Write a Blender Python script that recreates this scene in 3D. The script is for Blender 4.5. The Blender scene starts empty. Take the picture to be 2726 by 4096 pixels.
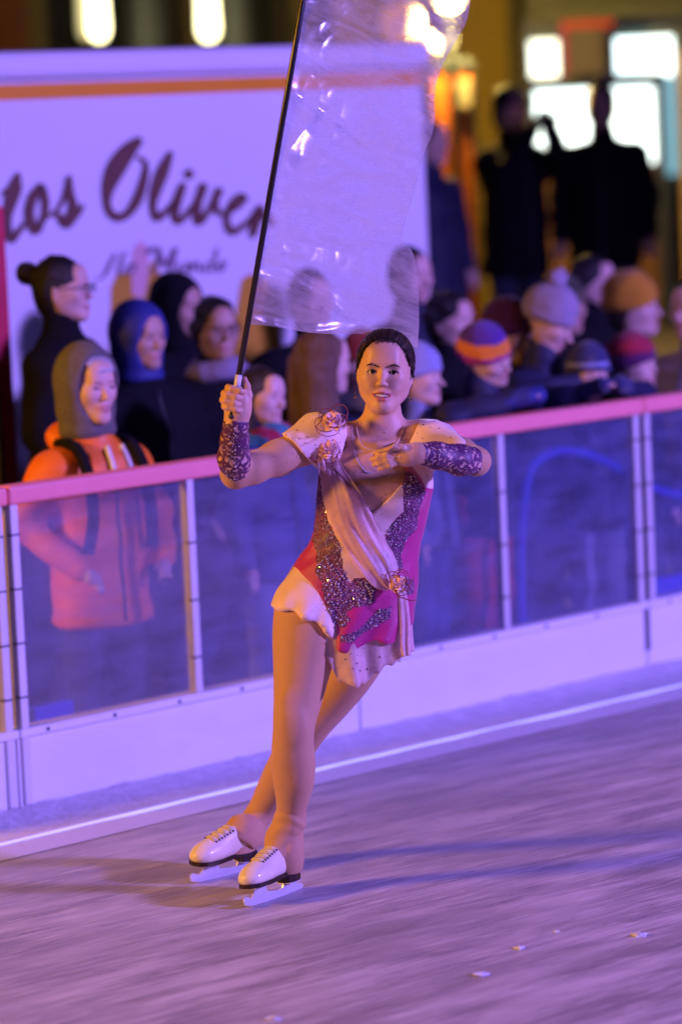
import bpy, math, random
import numpy as np
from mathutils import Vector, Matrix, noise
from mathutils.bvhtree import BVHTree

random.seed(7); rng = np.random.default_rng(7)
SC = bpy.context.scene
COL = SC.collection
R_ = math.radians

# ------------------------------------------------------------------ camera
# photograph 2726 x 4096; focal length in photo pixels, horizon height, roll and eye height read from the rink barrier and the skater
PW, PH, FPX, HORIZON, ROLL, EYE = 2726., 4096., 14000., 450., R_(2.5), 2.25
PITCH = math.atan((PH/2-HORIZON)*math.cos(ROLL)/FPX)
CAM = np.array([0., 0., EYE])
F_ = np.array([0, math.cos(PITCH), -math.sin(PITCH)]); R0 = np.array([1., 0, 0]); U0 = np.cross(R0, F_)
RT = math.cos(ROLL)*R0-math.sin(ROLL)*U0
UP = math.cos(ROLL)*U0+math.sin(ROLL)*R0
def ray(x, y): return F_+(x-PW/2)/FPX*RT-(y-PH/2)/FPX*UP
def pix(x, y, d): return CAM+ray(x, y)*d                       # point at depth d on the line of sight through a photo pixel
def onz(x, y, z=0.): r = ray(x, y); return CAM+r*((z-EYE)/r[2])   # where that line meets a level surface
def proj(P):
    q = np.asarray(P)-CAM; d = q@F_
    return PW/2+FPX*(q@RT)/d, PH/2-FPX*(q@UP)/d
cam = bpy.data.cameras.new('camera'); co = bpy.data.objects.new('camera', cam); COL.objects.link(co)
M = np.eye(4); M[:3, 0] = RT; M[:3, 1] = UP; M[:3, 2] = -F_; M[:3, 3] = CAM
co.matrix_world = Matrix(M.tolist())
cam.sensor_fit = 'VERTICAL'; cam.sensor_height = 36; cam.sensor_width = 24; cam.lens = FPX/PH*36
cam.clip_end = 500; cam.clip_start = .1
D0 = float((onz(1090, 3600)-CAM)@F_)                           # depth of the skater's standing foot
cam.dof.use_dof = True; cam.dof.focus_distance = D0; cam.dof.aperture_fstop = 1.5
SC.camera = co

# ------------------------------------------------------------------ night sky, stage floodlights and an added fill, exposure
W = bpy.data.worlds.new('World'); SC.world = W; W.use_nodes = True
nt = W.node_tree; bg = nt.nodes['Background']; sky = nt.nodes.new('ShaderNodeTexSky')
sky.sky_type = 'NISHITA'; sky.sun_disc = False; sky.sun_elevation = R_(-4); sky.sun_rotation = R_(200)
nt.links.new(sky.outputs[0], bg.inputs[0]); bg.inputs[1].default_value = .12
def spot(name, loc, aim, col, watts, size, blend=.5, radius=.12):
    l = bpy.data.lights.new(name, 'SPOT'); l.color = col; l.energy = watts; l.spot_size = R_(size); l.spot_blend = blend; l.shadow_soft_size = radius
    o = bpy.data.objects.new(name, l); COL.objects.link(o); o.location = loc
    o.rotation_euler = (Vector(aim)-Vector(loc)).to_track_quat('-Z', 'Y').to_euler(); return o
VIOLET = (.33, .20, 1.0); BLUEV = (.20, .16, 1.0); AMBER = (1.0, .42, .04)
spot('rink_flood_or_fill', (11.2, 6.4, 4.8), (-.6, 12.0, .8), VIOLET, 11500, 70, .6, .6)      # violet, from the far side of the rink
spot('rink_flood_or_fill', (6.5, -2.5, 6.0), (-.8, 14.0, 1.0), BLUEV, 1300, 60, .6, .4)       # weaker blue fill light, added beside the camera
spot('rink_flood_or_fill', (-9.0, 7.3, 4.4), (.8, 10.2, .6), AMBER, 4300, 44, .7, .9)         # amber follow spot
SC.view_settings.view_transform = 'Standard'; SC.view_settings.look = 'None'; SC.view_settings.exposure = .15; SC.view_settings.gamma = 1
SC.render.engine = 'CYCLES'; SC.cycles.use_denoising = True; SC.cycles.max_bounces = 8; SC.cycles.transparent_max_bounces = 12
SC.cycles.sample_clamp_indirect = 4; SC.cycles.caustics_reflective = False; SC.cycles.caustics_refractive = False

# ------------------------------------------------------------------ objects and meshes
def tag(o, label=None, cat=None, group=None, kind=None):
    for k, v in (('label', label), ('category', cat), ('group', group), ('kind', kind)):
        if v: o[k] = v
    return o
def root(name, loc, label, cat, group=None):
    o = bpy.data.objects.new(name, None); COL.objects.link(o); o.location = [float(v) for v in loc]; o.empty_display_size = .2
    return tag(o, label, cat, group)
def obj(name, verts, faces, mats, parent=None, smooth=True, midx=None, origin=None):
    """One mesh object; verts are world points, moved to the parent's (or their own) origin."""
    v = np.asarray(verts, dtype=np.float64)
    if not isinstance(mats, (list, tuple)): mats = [mats]
    me = bpy.data.meshes.new(name)
    off = np.zeros(3)
    p = parent
    while p is not None: off += np.array(p.location); p = p.parent
    loc = np.zeros(3)
    if parent is None:
        loc = np.array(origin) if origin is not None else np.array([v[:, 0].mean(), v[:, 1].mean(), v[:, 2].min()])
    v = v-off-loc
    if isinstance(faces, np.ndarray):
        n = faces.shape[1]
        me.vertices.add(len(v)); me.vertices.foreach_set('co', v.astype(np.float32).ravel())
        me.loops.add(faces.size); me.loops.foreach_set('vertex_index', faces.astype(np.int32).ravel())
        me.polygons.add(len(faces)); me.polygons.foreach_set('loop_start', np.arange(0, faces.size, n, dtype=np.int32))
        me.update(calc_edges=True)
    else:
        me.from_pydata(v.tolist(), [], faces)
    for m in mats: me.materials.append(m)
    if midx is not None: me.polygons.foreach_set('material_index', np.asarray(midx, dtype=np.int32))
    if smooth: me.polygons.foreach_set('use_smooth', np.ones(len(me.polygons), dtype=bool))
    me.update(); me.validate()
    o = bpy.data.objects.new(name, me); COL.objects.link(o); o.location = loc
    if parent is not None: o.parent = parent
    return o
class MB:
    """Collects shapes for one mesh."""
    def __init__(s): s.v = []; s.f = []; s.m = []
    def add(s, v, f, m=0):
        b = len(s.v); s.v += [tuple(map(float, p)) for p in v]; s.f += [tuple(b+i for i in q) for q in f]; s.m += [m]*len(f); return s
    def box(s, o, ax, ay, az, m=0):
        o, ax, ay, az = map(np.asarray, (o, ax, ay, az)); c = [o+ax*i+ay*j+az*k for k in (0, 1) for j in (0, 1) for i in (0, 1)]
        return s.add(c, [(0, 2, 3, 1), (4, 5, 7, 6), (0, 1, 5, 4), (2, 6, 7, 3), (0, 4, 6, 2), (1, 3, 7, 5)], m)
    def tube(s, pts, rad, n=8, m=0, cap=True):
        P = [np.asarray(p, float) for p in pts]; k = len(P)
        rad = [rad]*k if np.isscalar(rad) else rad
        V = []; prev = None
        for i in range(k):
            t = P[min(i+1, k-1)]-P[max(i-1, 0)]; t = t/(np.linalg.norm(t)+1e-9)
            a = np.array([0, 0, 1.]) if abs(t[2]) < .9 else np.array([1., 0, 0])
            if prev is not None: a = prev
            u = a-t*(a@t); u /= np.linalg.norm(u)+1e-9; w = np.cross(t, u); prev = u
            V += [P[i]+rad[i]*(math.cos(2*math.pi*j/n)*u+math.sin(2*math.pi*j/n)*w) for j in range(n)]
        Fc = [(i*n+j, i*n+(j+1) % n, (i+1)*n+(j+1) % n, (i+1)*n+j) for i in range(k-1) for j in range(n)]
        if cap: Fc += [tuple(range(n-1, -1, -1)), tuple((k-1)*n+j for j in range(n))]
        return s.add(V, Fc, m)
    def ball(s, c, r, nu=8, nv=6, m=0, sc=(1, 1, 1)):
        c = np.asarray(c, float); V = []; Fc = []
        for i in range(nv+1):
            a = math.pi*i/nv
            for j in range(nu):
                b = 2*math.pi*j/nu; V.append(c+r*np.array([math.sin(a)*math.cos(b)*sc[0], math.sin(a)*math.sin(b)*sc[1], math.cos(a)*sc[2]]))
        for i in range(nv):
            for j in range(nu): Fc.append((i*nu+j, (i+1)*nu+j, (i+1)*nu+(j+1) % nu, i*nu+(j+1) % nu))
        return s.add(V, Fc, m)
    def gem(s, c, r, m=0):
        c = np.asarray(c, float); d = rng.normal(size=(3, 3)); q, _ = np.linalg.qr(d)
        V = [c+q[:, i]*r*sg for i in range(3) for sg in (1, -1)]
        return s.add(V, [(0, 2, 4), (2, 1, 4), (1, 3, 4), (3, 0, 4), (2, 0, 5), (1, 2, 5), (3, 1, 5), (0, 3, 5)], m)
    def grid(s, P, m=0, loop=False):
        P = np.asarray(P); a, b = P.shape[:2]; bb = b if loop else b-1
        return s.add(P.reshape(-1, 3), [(i*b+j, i*b+(j+1) % b, (i+1)*b+(j+1) % b, (i+1)*b+j) for i in range(a-1) for j in range(bb)], m)
    def build(s, name, mats, parent=None, smooth=False, origin=None):
        return obj(name, s.v, s.f, mats, parent, smooth, s.m, origin)

# ------------------------------------------------------------------ materials
def srgb(*c): return tuple((x/255/12.92 if x <= 10 else ((x/255+.055)/1.055)**2.4) for x in c)
def mat(name, col, rough=.6, var=.18, scale=25., bump=.15, metal=0., spec=.4, stretch=(1, 1, 1), sheen=0., sss=0., coat=0., bscale=None):
    m = bpy.data.materials.new(name); m.use_nodes = True; n = m.node_tree; p = n.nodes['Principled BSDF']; L = n.links.new
    tc = n.nodes.new('ShaderNodeTexCoord'); mp = n.nodes.new('ShaderNodeMapping'); mp.inputs['Scale'].default_value = stretch; L(tc.outputs['Object'], mp.inputs[0])
    nz = n.nodes.new('ShaderNodeTexNoise'); nz.inputs['Scale'].default_value = scale; nz.inputs['Detail'].default_value = 5; L(mp.outputs[0], nz.inputs[0])
    cr = n.nodes.new('ShaderNodeMix'); cr.data_type = 'RGBA'
    cr.inputs['A'].default_value = (*[max(0, c*(1-var)) for c in col], 1); cr.inputs['B'].default_value = (*[min(1, c*(1+var)) for c in col], 1)
    L(nz.outputs['Fac'], cr.inputs['Factor']); L(cr.outputs['Result'], p.inputs['Base Color'])
    p.inputs['Roughness'].default_value = rough; p.inputs['Metallic'].default_value = metal; p.inputs['Specular IOR Level'].default_value = spec
    if sheen: p.inputs['Sheen Weight'].default_value = sheen
    if coat: p.inputs['Coat Weight'].default_value = coat
    if sss: p.inputs['Subsurface Weight'].default_value = sss; p.inputs['Subsurface Radius'].default_value = (.01, .004, .002); p.inputs['Subsurface Scale'].default_value = .5
    if bump:
        b = n.nodes.new('ShaderNodeBump'); b.inputs['Strength'].default_value = bump; b.inputs['Distance'].default_value = .01
        n2 = n.nodes.new('ShaderNodeTexNoise'); n2.inputs['Scale'].default_value = bscale or scale*4; n2.inputs['Detail'].default_value = 4; L(mp.outputs[0], n2.inputs[0])
        L(n2.outputs['Fac'], b.inputs['Height']); L(b.outputs[0], p.inputs['Normal'])
    return m
def glow(name, col, strength):
    m = bpy.data.materials.new(name); m.use_nodes = True; n = m.node_tree; p = n.nodes['Principled BSDF']
    p.inputs['Base Color'].default_value = (.8, .8, .8, 1); p.inputs['Emission Color'].default_value = (*col, 1); p.inputs['Emission Strength'].default_value = strength
    tc = n.nodes.new('ShaderNodeTexCoord'); nz = n.nodes.new('ShaderNodeTexNoise'); nz.inputs['Scale'].default_value = 3; n.links.new(tc.outputs['Object'], nz.inputs[0])
    mr = n.nodes.new('ShaderNodeMapRange'); mr.inputs['To Min'].default_value = strength*.85; mr.inputs['To Max'].default_value = strength*1.15
    n.links.new(nz.outputs['Fac'], mr.inputs[0]); n.links.new(mr.outputs[0], p.inputs['Emission Strength'])
    return m
def see_through(name, col, clear, rough=.15, gloss=.12, scale=12., lo=.7, hi=1.3, bump=.3, stretch=(1, 1, 1), turn=None, tint=(1, 1, 1)):
    """A hazy clear sheet: part transparent, part scattering, with a gloss."""
    m = bpy.data.materials.new(name); m.use_nodes = True; n = m.node_tree; n.nodes.clear(); L = n.links.new
    out = n.nodes.new('ShaderNodeOutputMaterial'); tr = n.nodes.new('ShaderNodeBsdfTransparent'); tr.inputs[0].default_value = (*tint, 1)
    df = n.nodes.new('ShaderNodeBsdfDiffuse'); df.inputs[0].default_value = (*col, 1); tl = n.nodes.new('ShaderNodeBsdfTranslucent'); tl.inputs[0].default_value = (*col, 1)
    gl = n.nodes.new('ShaderNodeBsdfGlossy'); gl.inputs['Roughness'].default_value = rough; gl.inputs[0].default_value = (1, 1, 1, 1)
    tc = n.nodes.new('ShaderNodeTexCoord'); mp = n.nodes.new('ShaderNodeMapping'); mp.inputs['Scale'].default_value = stretch; src = tc.outputs['Object']
    if turn:
        m0 = n.nodes.new('ShaderNodeMapping'); m0.inputs['Rotation'].default_value = turn; L(src, m0.inputs[0]); src = m0.outputs[0]
    L(src, mp.inputs[0])
    nz = n.nodes.new('ShaderNodeTexNoise'); nz.inputs['Scale'].default_value = scale; nz.inputs['Detail'].default_value = 6;
    if turn: nz.inputs['Distortion'].default_value = 1.2; nz.inputs['Roughness'].default_value = .65
    L(mp.outputs[0], nz.inputs[0])
    mr = n.nodes.new('ShaderNodeMapRange'); mr.inputs['From Min'].default_value = .3; mr.inputs['From Max'].default_value = .7
    mr.inputs['To Min'].default_value = 1-(1-clear)*lo; mr.inputs['To Max'].default_value = 1-(1-clear)*hi; L(nz.outputs['Fac'], mr.inputs[0])
    a = n.nodes.new('ShaderNodeMixShader'); a.inputs[0].default_value = .5; L(df.outputs[0], a.inputs[1]); L(tl.outputs[0], a.inputs[2])
    b = n.nodes.new('ShaderNodeMixShader'); L(mr.outputs[0], b.inputs[0]); L(a.outputs[0], b.inputs[1]); L(tr.outputs[0], b.inputs[2])
    lw = n.nodes.new('ShaderNodeLayerWeight'); lw.inputs[0].default_value = .35
    ml = n.nodes.new('ShaderNodeMath'); ml.operation = 'MULTIPLY_ADD'; ml.inputs[1].default_value = gloss*2; ml.inputs[2].default_value = gloss*.5; L(lw.outputs['Fresnel'], ml.inputs[0])
    c = n.nodes.new('ShaderNodeMixShader'); L(ml.outputs[0], c.inputs[0]); L(b.outputs[0], c.inputs[1]); L(gl.outputs[0], c.inputs[2]); L(c.outputs[0], out.inputs[0])
    if bump:
        bp = n.nodes.new('ShaderNodeBump'); bp.inputs['Strength'].default_value = bump; bp.inputs['Distance'].default_value = .02; L(nz.outputs['Fac'], bp.inputs['Height'])
        for s in (df, tl, gl, lw): L(bp.outputs[0], s.inputs['Normal'])
    return m

# ------------------------------------------------------------------ smooth solid modelling (distance fields -> one continuous skin)
def axis(lo, hi, h, fine=()):
    o = [lo]
    while o[-1] < hi:
        st = h
        for a, b, hh in fine:
            if a <= o[-1] < b: st = min(st, hh)
        o.append(o[-1]+st)
    return np.array(o, dtype=np.float32)
class Vol:
    def __init__(s, xs, ys, zs): s.x, s.y, s.z = xs, ys, zs; s.D = np.full((len(xs), len(ys), len(zs)), .5, np.float32)
    def win(s, lo, hi):
        sl = tuple(slice(max(0, int(np.searchsorted(a, l))-1), int(np.searchsorted(a, h))+1) for a, l, h in zip((s.x, s.y, s.z), lo, hi))
        return sl, s.x[sl[0]][:, None, None], s.y[sl[1]][None, :, None], s.z[sl[2]][None, None, :]
    def put(s, sl, b, k, sub):
        a = s.D[sl]
        if a.size == 0: return
        if sub:
            h = np.clip(.5-.5*(a+b)/k, 0, 1); s.D[sl] = a*(1-h)-b*h+k*h*(1-h)
        else:
            h = np.clip(.5+.5*(a-b)/k, 0, 1); s.D[sl] = a*(1-h)+b*h-k*h*(1-h)
    def cone(s, a, b, ra, rb, k=.015, sub=False):
        a = np.asarray(a, float); b = np.asarray(b, float); m = max(ra, rb)+k*1.5+.012
        sl, X, Y, Z = s.win(np.minimum(a, b)-m, np.maximum(a, b)+m); d = b-a; L2 = float(d@d)+1e-12
        px, py, pz = X-a[0], Y-a[1], Z-a[2]; t = np.clip((px*d[0]+py*d[1]+pz*d[2])/L2, 0, 1)
        s.put(sl, np.sqrt((px-t*d[0])**2+(py-t*d[1])**2+(pz-t*d[2])**2)-(ra+(rb-ra)*t), k, sub)
    def chain(s, pts, k=.015, add=0.):
        for p, q in zip(pts[:-1], pts[1:]): s.cone(p[:3], q[:3], p[3]+add, q[3]+add, k)
    def ell(s, c, r, R=None, k=.015, sub=False):
        c = np.asarray(c, float); r = np.asarray(r, float); R = np.eye(3) if R is None else R
        e = np.sqrt(((R*r[None, :])**2).sum(1))+k*1.5+.012; sl, X, Y, Z = s.win(c-e, c+e)
        p = (X-c[0], Y-c[1], Z-c[2]); q = [(p[0]*R[0, i]+p[1]*R[1, i]+p[2]*R[2, i])/r[i] for i in range(3)]
        k0 = np.sqrt(q[0]**2+q[1]**2+q[2]**2)+1e-6; k1 = np.sqrt((q[0]/r[0])**2+(q[1]/r[1])**2+(q[2]/r[2])**2)+1e-6
        s.put(sl, k0*(k0-1)/k1, k, sub)
    def loft(s, rings, k=.02, add=0., yaw=0., power=2.):
        rg = np.array(sorted(rings)); z0, z1 = rg[0, 0]-add, rg[-1, 0]+add; m = rg[:, 3:5].max()+add+k+.02
        sl, X, Y, Z = s.win((rg[:, 1].min()-m, rg[:, 2].min()-m, z0-.03), (rg[:, 1].max()+m, rg[:, 2].max()+m, z1+.03))
        g = [np.interp(Z, rg[:, 0], rg[:, i]) for i in range(1, 5)]; c, n = math.cos(yaw), math.sin(yaw)
        dx, dy = X-g[0], Y-g[1]; a = np.abs(dx*c+dy*n)/(g[2]+add); b = np.abs(-dx*n+dy*c)/(g[3]+add)
        d = ((a**power+b**power)**(1/power)-1)*np.minimum(g[2], g[3]); dz = np.maximum(z0-Z, Z-z1)
        h = np.clip(.5+.5*(d-dz)/.02, 0, 1); d = d*h+dz*(1-h)+.02*h*(1-h)
        s.put(sl, d, k, False)
    def clip(s, fld): s.D = np.maximum(s.D, fld)
    def mesh(s):
        D = s.D; D[0], D[-1], D[:, 0], D[:, -1], D[:, :, 0], D[:, :, -1] = [np.abs(q)+1e-3 for q in (D[0], D[-1], D[:, 0], D[:, -1], D[:, :, 0], D[:, :, -1])]
        S = (D < 0).astype(np.uint8); c = S[:-1, :-1, :-1].copy()
        offs = [(i, j, k) for i in (0, 1) for j in (0, 1) for k in (0, 1)]
        n = D.shape
        for i, j, k in offs[1:]: c += S[i:n[0]-1+i, j:n[1]-1+j, k:n[2]-1+k]
        idx = np.argwhere((c > 0) & (c < 8)); I, J, K = idx.T
        vid = np.full(c.shape, -1, np.int32); vid[I, J, K] = np.arange(len(idx))
        acc = np.zeros((len(idx), 3)); cnt = np.zeros(len(idx))
        for a in offs:
            for ax in range(3):
                if a[ax]: continue
                b = list(a); b[ax] = 1
                A = (I+a[0], J+a[1], K+a[2]); B = (I+b[0], J+b[1], K+b[2]); da, db = D[A], D[B]; hit = (da < 0) != (db < 0)
                t = np.where(hit, da/np.where(hit, da-db, 1), 0)
                pa = np.stack((s.x[A[0]], s.y[A[1]], s.z[A[2]]), 1); pb = np.stack((s.x[B[0]], s.y[B[1]], s.z[B[2]]), 1)
                acc += np.where(hit[:, None], pa+(pb-pa)*t[:, None], 0); cnt += hit
        V = acc/np.maximum(cnt, 1)[:, None]; Q = []
        for ax in range(3):
            lo = [slice(1, -1)]*3; lo[ax] = slice(0, -1); hi = list(lo); hi[ax] = slice(1, None)
            s0, s1 = S[tuple(lo)], S[tuple(hi)]; e = np.argwhere(s0 != s1); flip = s0[tuple(e.T)] == 1
            e = e+np.array([0 if i == ax else 1 for i in range(3)]); u, v = (ax+1) % 3, (ax+2) % 3
            def at(du, dv): q = e.copy(); q[:, u] -= du; q[:, v] -= dv; return vid[tuple(q.T)]
            q = np.stack((at(1, 1), at(0, 1), at(0, 0), at(1, 0)), 1); q[~flip] = q[~flip][:, ::-1]; Q.append(q)
        Q = np.concatenate(Q); Q = Q[(Q >= 0).all(1)]
        return V, Q
def normals(V, Q):
    fn = np.cross(V[Q[:, 2]]-V[Q[:, 0]], V[Q[:, 3]]-V[Q[:, 1]]); N = np.zeros_like(V)
    for i in range(4): np.add.at(N, Q[:, i], fn)
    return N/(np.linalg.norm(N, axis=1)[:, None]+1e-12)
def wrinkle(V, Q, amp, freq, n=7, seed=0, aniso=(1, 1, 1)):
    """Push a skin in and out with a few crossing waves: folds of cloth."""
    g = np.random.default_rng(seed); N = normals(V, Q); h = np.zeros(len(V))
    for i in range(n):
        d = g.normal(size=3)*np.array(aniso); d = d/np.linalg.norm(d)*freq*g.uniform(.5, 1.6); d2 = g.normal(size=3)*freq*.4
        h += np.sin(V@d+g.uniform(0, 6)+1.3*np.sin(V@d2+g.uniform(0, 6)))
    return V+N*(amp*h/n*1.6)[:, None]
def relax(V, Q, it=1):
    for _ in range(it):
        A = np.zeros_like(V); C = np.zeros(len(V))
        for i in range(4):
            for j in (1, 3): np.add.at(A, Q[:, i], V[Q[:, (i+j) % 4]]); np.add.at(C, Q[:, i], 1)
        V = V*.5+.5*A/np.maximum(C, 1)[:, None]
    return V
def inpoly(px, py, poly):
    r = np.zeros(np.shape(px), bool); n = len(poly)
    for i in range(n):
        (x0, y0), (x1, y1) = poly[i], poly[i-1]
        if y0 == y1: continue
        r ^= ((y0 > py) != (y1 > py)) & (px < (x1-x0)*(py-y0)/(y1-y0)+x0)
    return r
def polydist(px, py, poly):
    d = np.full(np.shape(px), 1e9, np.float32); n = len(poly)
    for i in range(n):
        a = np.array(poly[i-1], float); b = np.array(poly[i], float); e = b-a
        t = np.clip(((px-a[0])*e[0]+(py-a[1])*e[1])/(e@e+1e-9), 0, 1); d = np.minimum(d, (px-a[0]-t*e[0])**2+(py-a[1]-t*e[1])**2)
    d = np.sqrt(d); return np.where(inpoly(px, py, poly), -d, d)
def rot(ax, a):
    c, s = math.cos(a), math.sin(a); i, j = {'x': (1, 2), 'y': (2, 0), 'z': (0, 1)}[ax]; Rm = np.eye(3); Rm[i, i] = Rm[j, j] = c; Rm[i, j] = -s; Rm[j, i] = s; return Rm
def lerp_path(pts, n):
    P = np.asarray(pts, float); d = np.r_[0, np.cumsum(np.linalg.norm(np.diff(P[:, :2], axis=0), axis=1))]; t = np.linspace(0, d[-1], n)
    return np.stack([np.interp(t, d, P[:, i]) for i in range(P.shape[1])], 1)
def smooth_path(pts, n):
    """Catmull-Rom through the points."""
    P = np.asarray(pts, float); P = np.vstack((2*P[0]-P[1], P, 2*P[-1]-P[-2])); o = []
    k = len(P)-3
    for t in np.linspace(0, k, n):
        i = min(int(t), k-1); f = t-i; p0, p1, p2, p3 = P[i:i+4]
        o.append(.5*((2*p1)+(-p0+p2)*f+(2*p0-5*p1+4*p2-p3)*f*f+(-p0+3*p1-3*p2+p3)*f**3))
    return np.array(o)

# ------------------------------------------------------------------ the rink: ice, ground, barrier
def ice_mat():
    m = bpy.data.materials.new('rink_ice'); m.use_nodes = True; n = m.node_tree; p = n.nodes['Principled BSDF']; L = n.links.new
    tc = n.nodes.new('ShaderNodeTexCoord')
    def nz(scale, stretch, detail=6, ang=0., rough=.6):
        m0 = n.nodes.new('ShaderNodeMapping'); m0.inputs['Rotation'].default_value = (0, 0, ang); L(tc.outputs['Object'], m0.inputs[0])
        mp = n.nodes.new('ShaderNodeMapping'); mp.inputs['Scale'].default_value = stretch; L(m0.outputs[0], mp.inputs[0]); z = n.nodes.new('ShaderNodeTexNoise'); z.inputs['Scale'].default_value = scale; z.inputs['Detail'].default_value = detail; z.inputs['Roughness'].default_value = rough
        L(mp.outputs[0], z.inputs[0]); return z.outputs['Fac']
    ang = -BANG
    a = nz(1.6, (1, 6, 1), 5, ang+.1, .55); b = nz(5, (1, 13, 1), 5, ang+.05, .6); c = nz(30, (1, 26, 1), 3, ang-.35); d = nz(.8, (1, 2.6, 1), 4, ang+.25)
    def ramp(src, lo, hi, o0, o1):
        r = n.nodes.new('ShaderNodeMapRange'); r.inputs['From Min'].default_value = lo; r.inputs['From Max'].default_value = hi; r.inputs['To Min'].default_value = o0; r.inputs['To Max'].default_value = o1; L(src, r.inputs[0]); return r.outputs[0]
    def mx(f, x, y):
        q = n.nodes.new('ShaderNodeMix'); q.data_type = 'RGBA'
        L(f, q.inputs['Factor'])
        for s, v in (('A', x), ('B', y)):
            if isinstance(v, tuple): q.inputs[s].default_value = (*v, 1)
            else: L(v, q.inputs[s])
        return q.outputs['Result']
    col = mx(ramp(a, .38, .64, 0, 1), (.28, .25, .26), (.54, .51, .53))
    col = mx(ramp(b, .50, .68, 0, .75), col, (.70, .68, .71)); col = mx(ramp(d, .45, .68, 0, .55), col, (.22, .20, .19)); col = mx(ramp(c, .62, .72, 0, .35), col, (.8, .8, .84))
    L(col, p.inputs['Base Color']); L(ramp(b, .35, .65, .26, .5), p.inputs['Roughness']); p.inputs['Specular IOR Level'].default_value = .35
    bp = n.nodes.new('ShaderNodeBump'); bp.inputs['Strength'].default_value = .16; bp.inputs['Distance'].default_value = .01
    ad = n.nodes.new('ShaderNodeMath'); ad.operation = 'ADD'; L(b, ad.inputs[0]); L(c, ad.inputs[1]); L(ad.outputs[0], bp.inputs['Height']); L(bp.outputs[0], p.inputs['Normal'])
    return m
g0, g1 = onz(130, 3237), onz(2726, 2647)
BD = (g1-g0)/np.linalg.norm(g1-g0); BN = np.array([-BD[1], BD[0], 0.]); BANG = math.atan2(BD[1], BD[0])
def onbar(x, y, off=0.):
    """The barrier's vertical plane (off metres behind it): distance along it and height."""
    r = ray(x, y); t = ((g0+BN*off-CAM)@BN)/(r@BN); P = CAM+r*t; return float((P-g0)@BD), float(P[2])
def barp(s, off, z): return g0+BD*s+BN*off+np.array([0, 0, z])
ZC = np.mean([onbar(*q)[1] for q in ((0, 2948), (1100, 2710), (1660, 2582), (2726, 2360))])      # top of the boards
ZR = np.mean([onbar(*q)[1] for q in ((0, 1950), (872, 1832), (2204, 1645), (2726, 1552))])      # top of the hand rail
PS = [onbar(*q)[0] for q in ((65, 2935), (795, 2775), (1430, 2635), (2025, 2505), (2580, 2390))]
print('BAR', BD, 'cap', ZC, 'rail', ZR, 'posts', PS, 'D0', D0)

ICE = ice_mat()
m = MB(); A, B = barp(-30, 0, 0), barp(30, 0, 0)
m.add([A, B, B-BN*32, A-BN*32], [(3, 2, 1, 0)]); tag(m.build('ice', ICE), kind='structure')
m = MB(); m.box((-250, -200, -.12), (500, 0, 0), (0, 500, 0), (0, 0, .1)); tag(m.build('ground', mat('pavement', (.07, .065, .06), .7, .3, 3, .3)), kind='structure')
# the pale rim of the ice sheet along the boards: frozen slush between a wet raised edge and the boards
SNOW = mat('frozen_slush', (.62, .62, .68), .55, .3, 14, .9, bscale=40)
rim = []
for i, s in enumerate(np.linspace(-3, 9, 420)):
    row = []
    for j, o in enumerate(np.linspace(-.40, -.002, 22)):
        q = noise.noise((s*9, o*14, 0))*.5+noise.noise((s*31, o*40, 3))*.3
        near = min(1, max(0, (o+.17)/.12)); h = .004+.003*q+near*(.012+.022*max(0, q))
        if j == 0: h = .001
        row.append(barp(s, o, h))
    rim.append(row)
m = MB().grid(rim); tag(m.build('slush_rim', SNOW, None, True), 'rough frozen slush along the foot of the white rink boards', 'slush', kind='stuff')
RIDGE = mat('wet_ice_edge', (.62, .62, .68), .3, .08, 40, .25, spec=.8)
m = MB(); prof = [(-.11, 0.), (-.07, .008), (-.025, .019), (0, .021), (.025, .019), (.07, .010), (.11, .003)]
m.grid([[barp(s, -.43+o+.008*math.sin(s*1.7), h*(1+.25*noise.noise((s*3, o*9, 1)))+.002) for o, h in prof] for s in np.linspace(-3, 9, 160)])
tag(m.build('ice_ridge', RIDGE, None, True), kind='structure')

ls = MB(); ls.grid([[barp(s, -.43+.008*math.sin(s*1.7)+.012*math.cos(a), .0210+.007*math.sin(a)) for a in np.linspace(0, math.pi, 7)] for s in np.linspace(-3, 9, 160)])
tag(ls.build('light_strip', glow('blue_white_light_strip', (.20, .27, 1.), 1.1), None, True), 'thin glowing blue light strip frozen into the ice edge along the boards', 'light strip')
WHITE = mat('white_plastic_board', (.74, .74, .76), .45, .06, 6, .12, stretch=(1, 1, 3)); ALU = mat('brushed_aluminium', (.72, .72, .75), .38, .1, 30, .1, metal=.35, stretch=(1, 1, .1))
RAILM = mat('coral_rail_paint', (.90, .27, .30), .42, .08, 8, .05); STEEL = mat('dark_steel', (.12, .12, .14), .4, .2, 30, .1, metal=.8)
PANE = see_through('scuffed_acrylic', (.32, .38, .80), .81, .12, .10, 3.5, .6, 1.5, .03, (1.4, 1.4, 5))
bar = root('rink_barrier', barp(PS[2], 0, 0), 'rink barrier with white boards, scuffed clear panes and coral pink hand rail', 'barrier')
step = (PS[4]-PS[0])/4; ps = [PS[0]-step*1, *PS, PS[4]+step]
dbl = (1, 5)
def bbox(s0, s1, o0, o1, z0, z1, mt=0, mb=None): mb = mb or MB(); return mb.box(barp(s0, o0, z0), BD*(s1-s0), BN*(o1-o0), np.array([0, 0, z1-z0]), mt)
def bev(o, w=.004, seg=2):
    b = o.modifiers.new('edge', 'BEVEL'); b.width = w; b.segments = seg; b.limit_method = 'ANGLE'; return o
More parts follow.
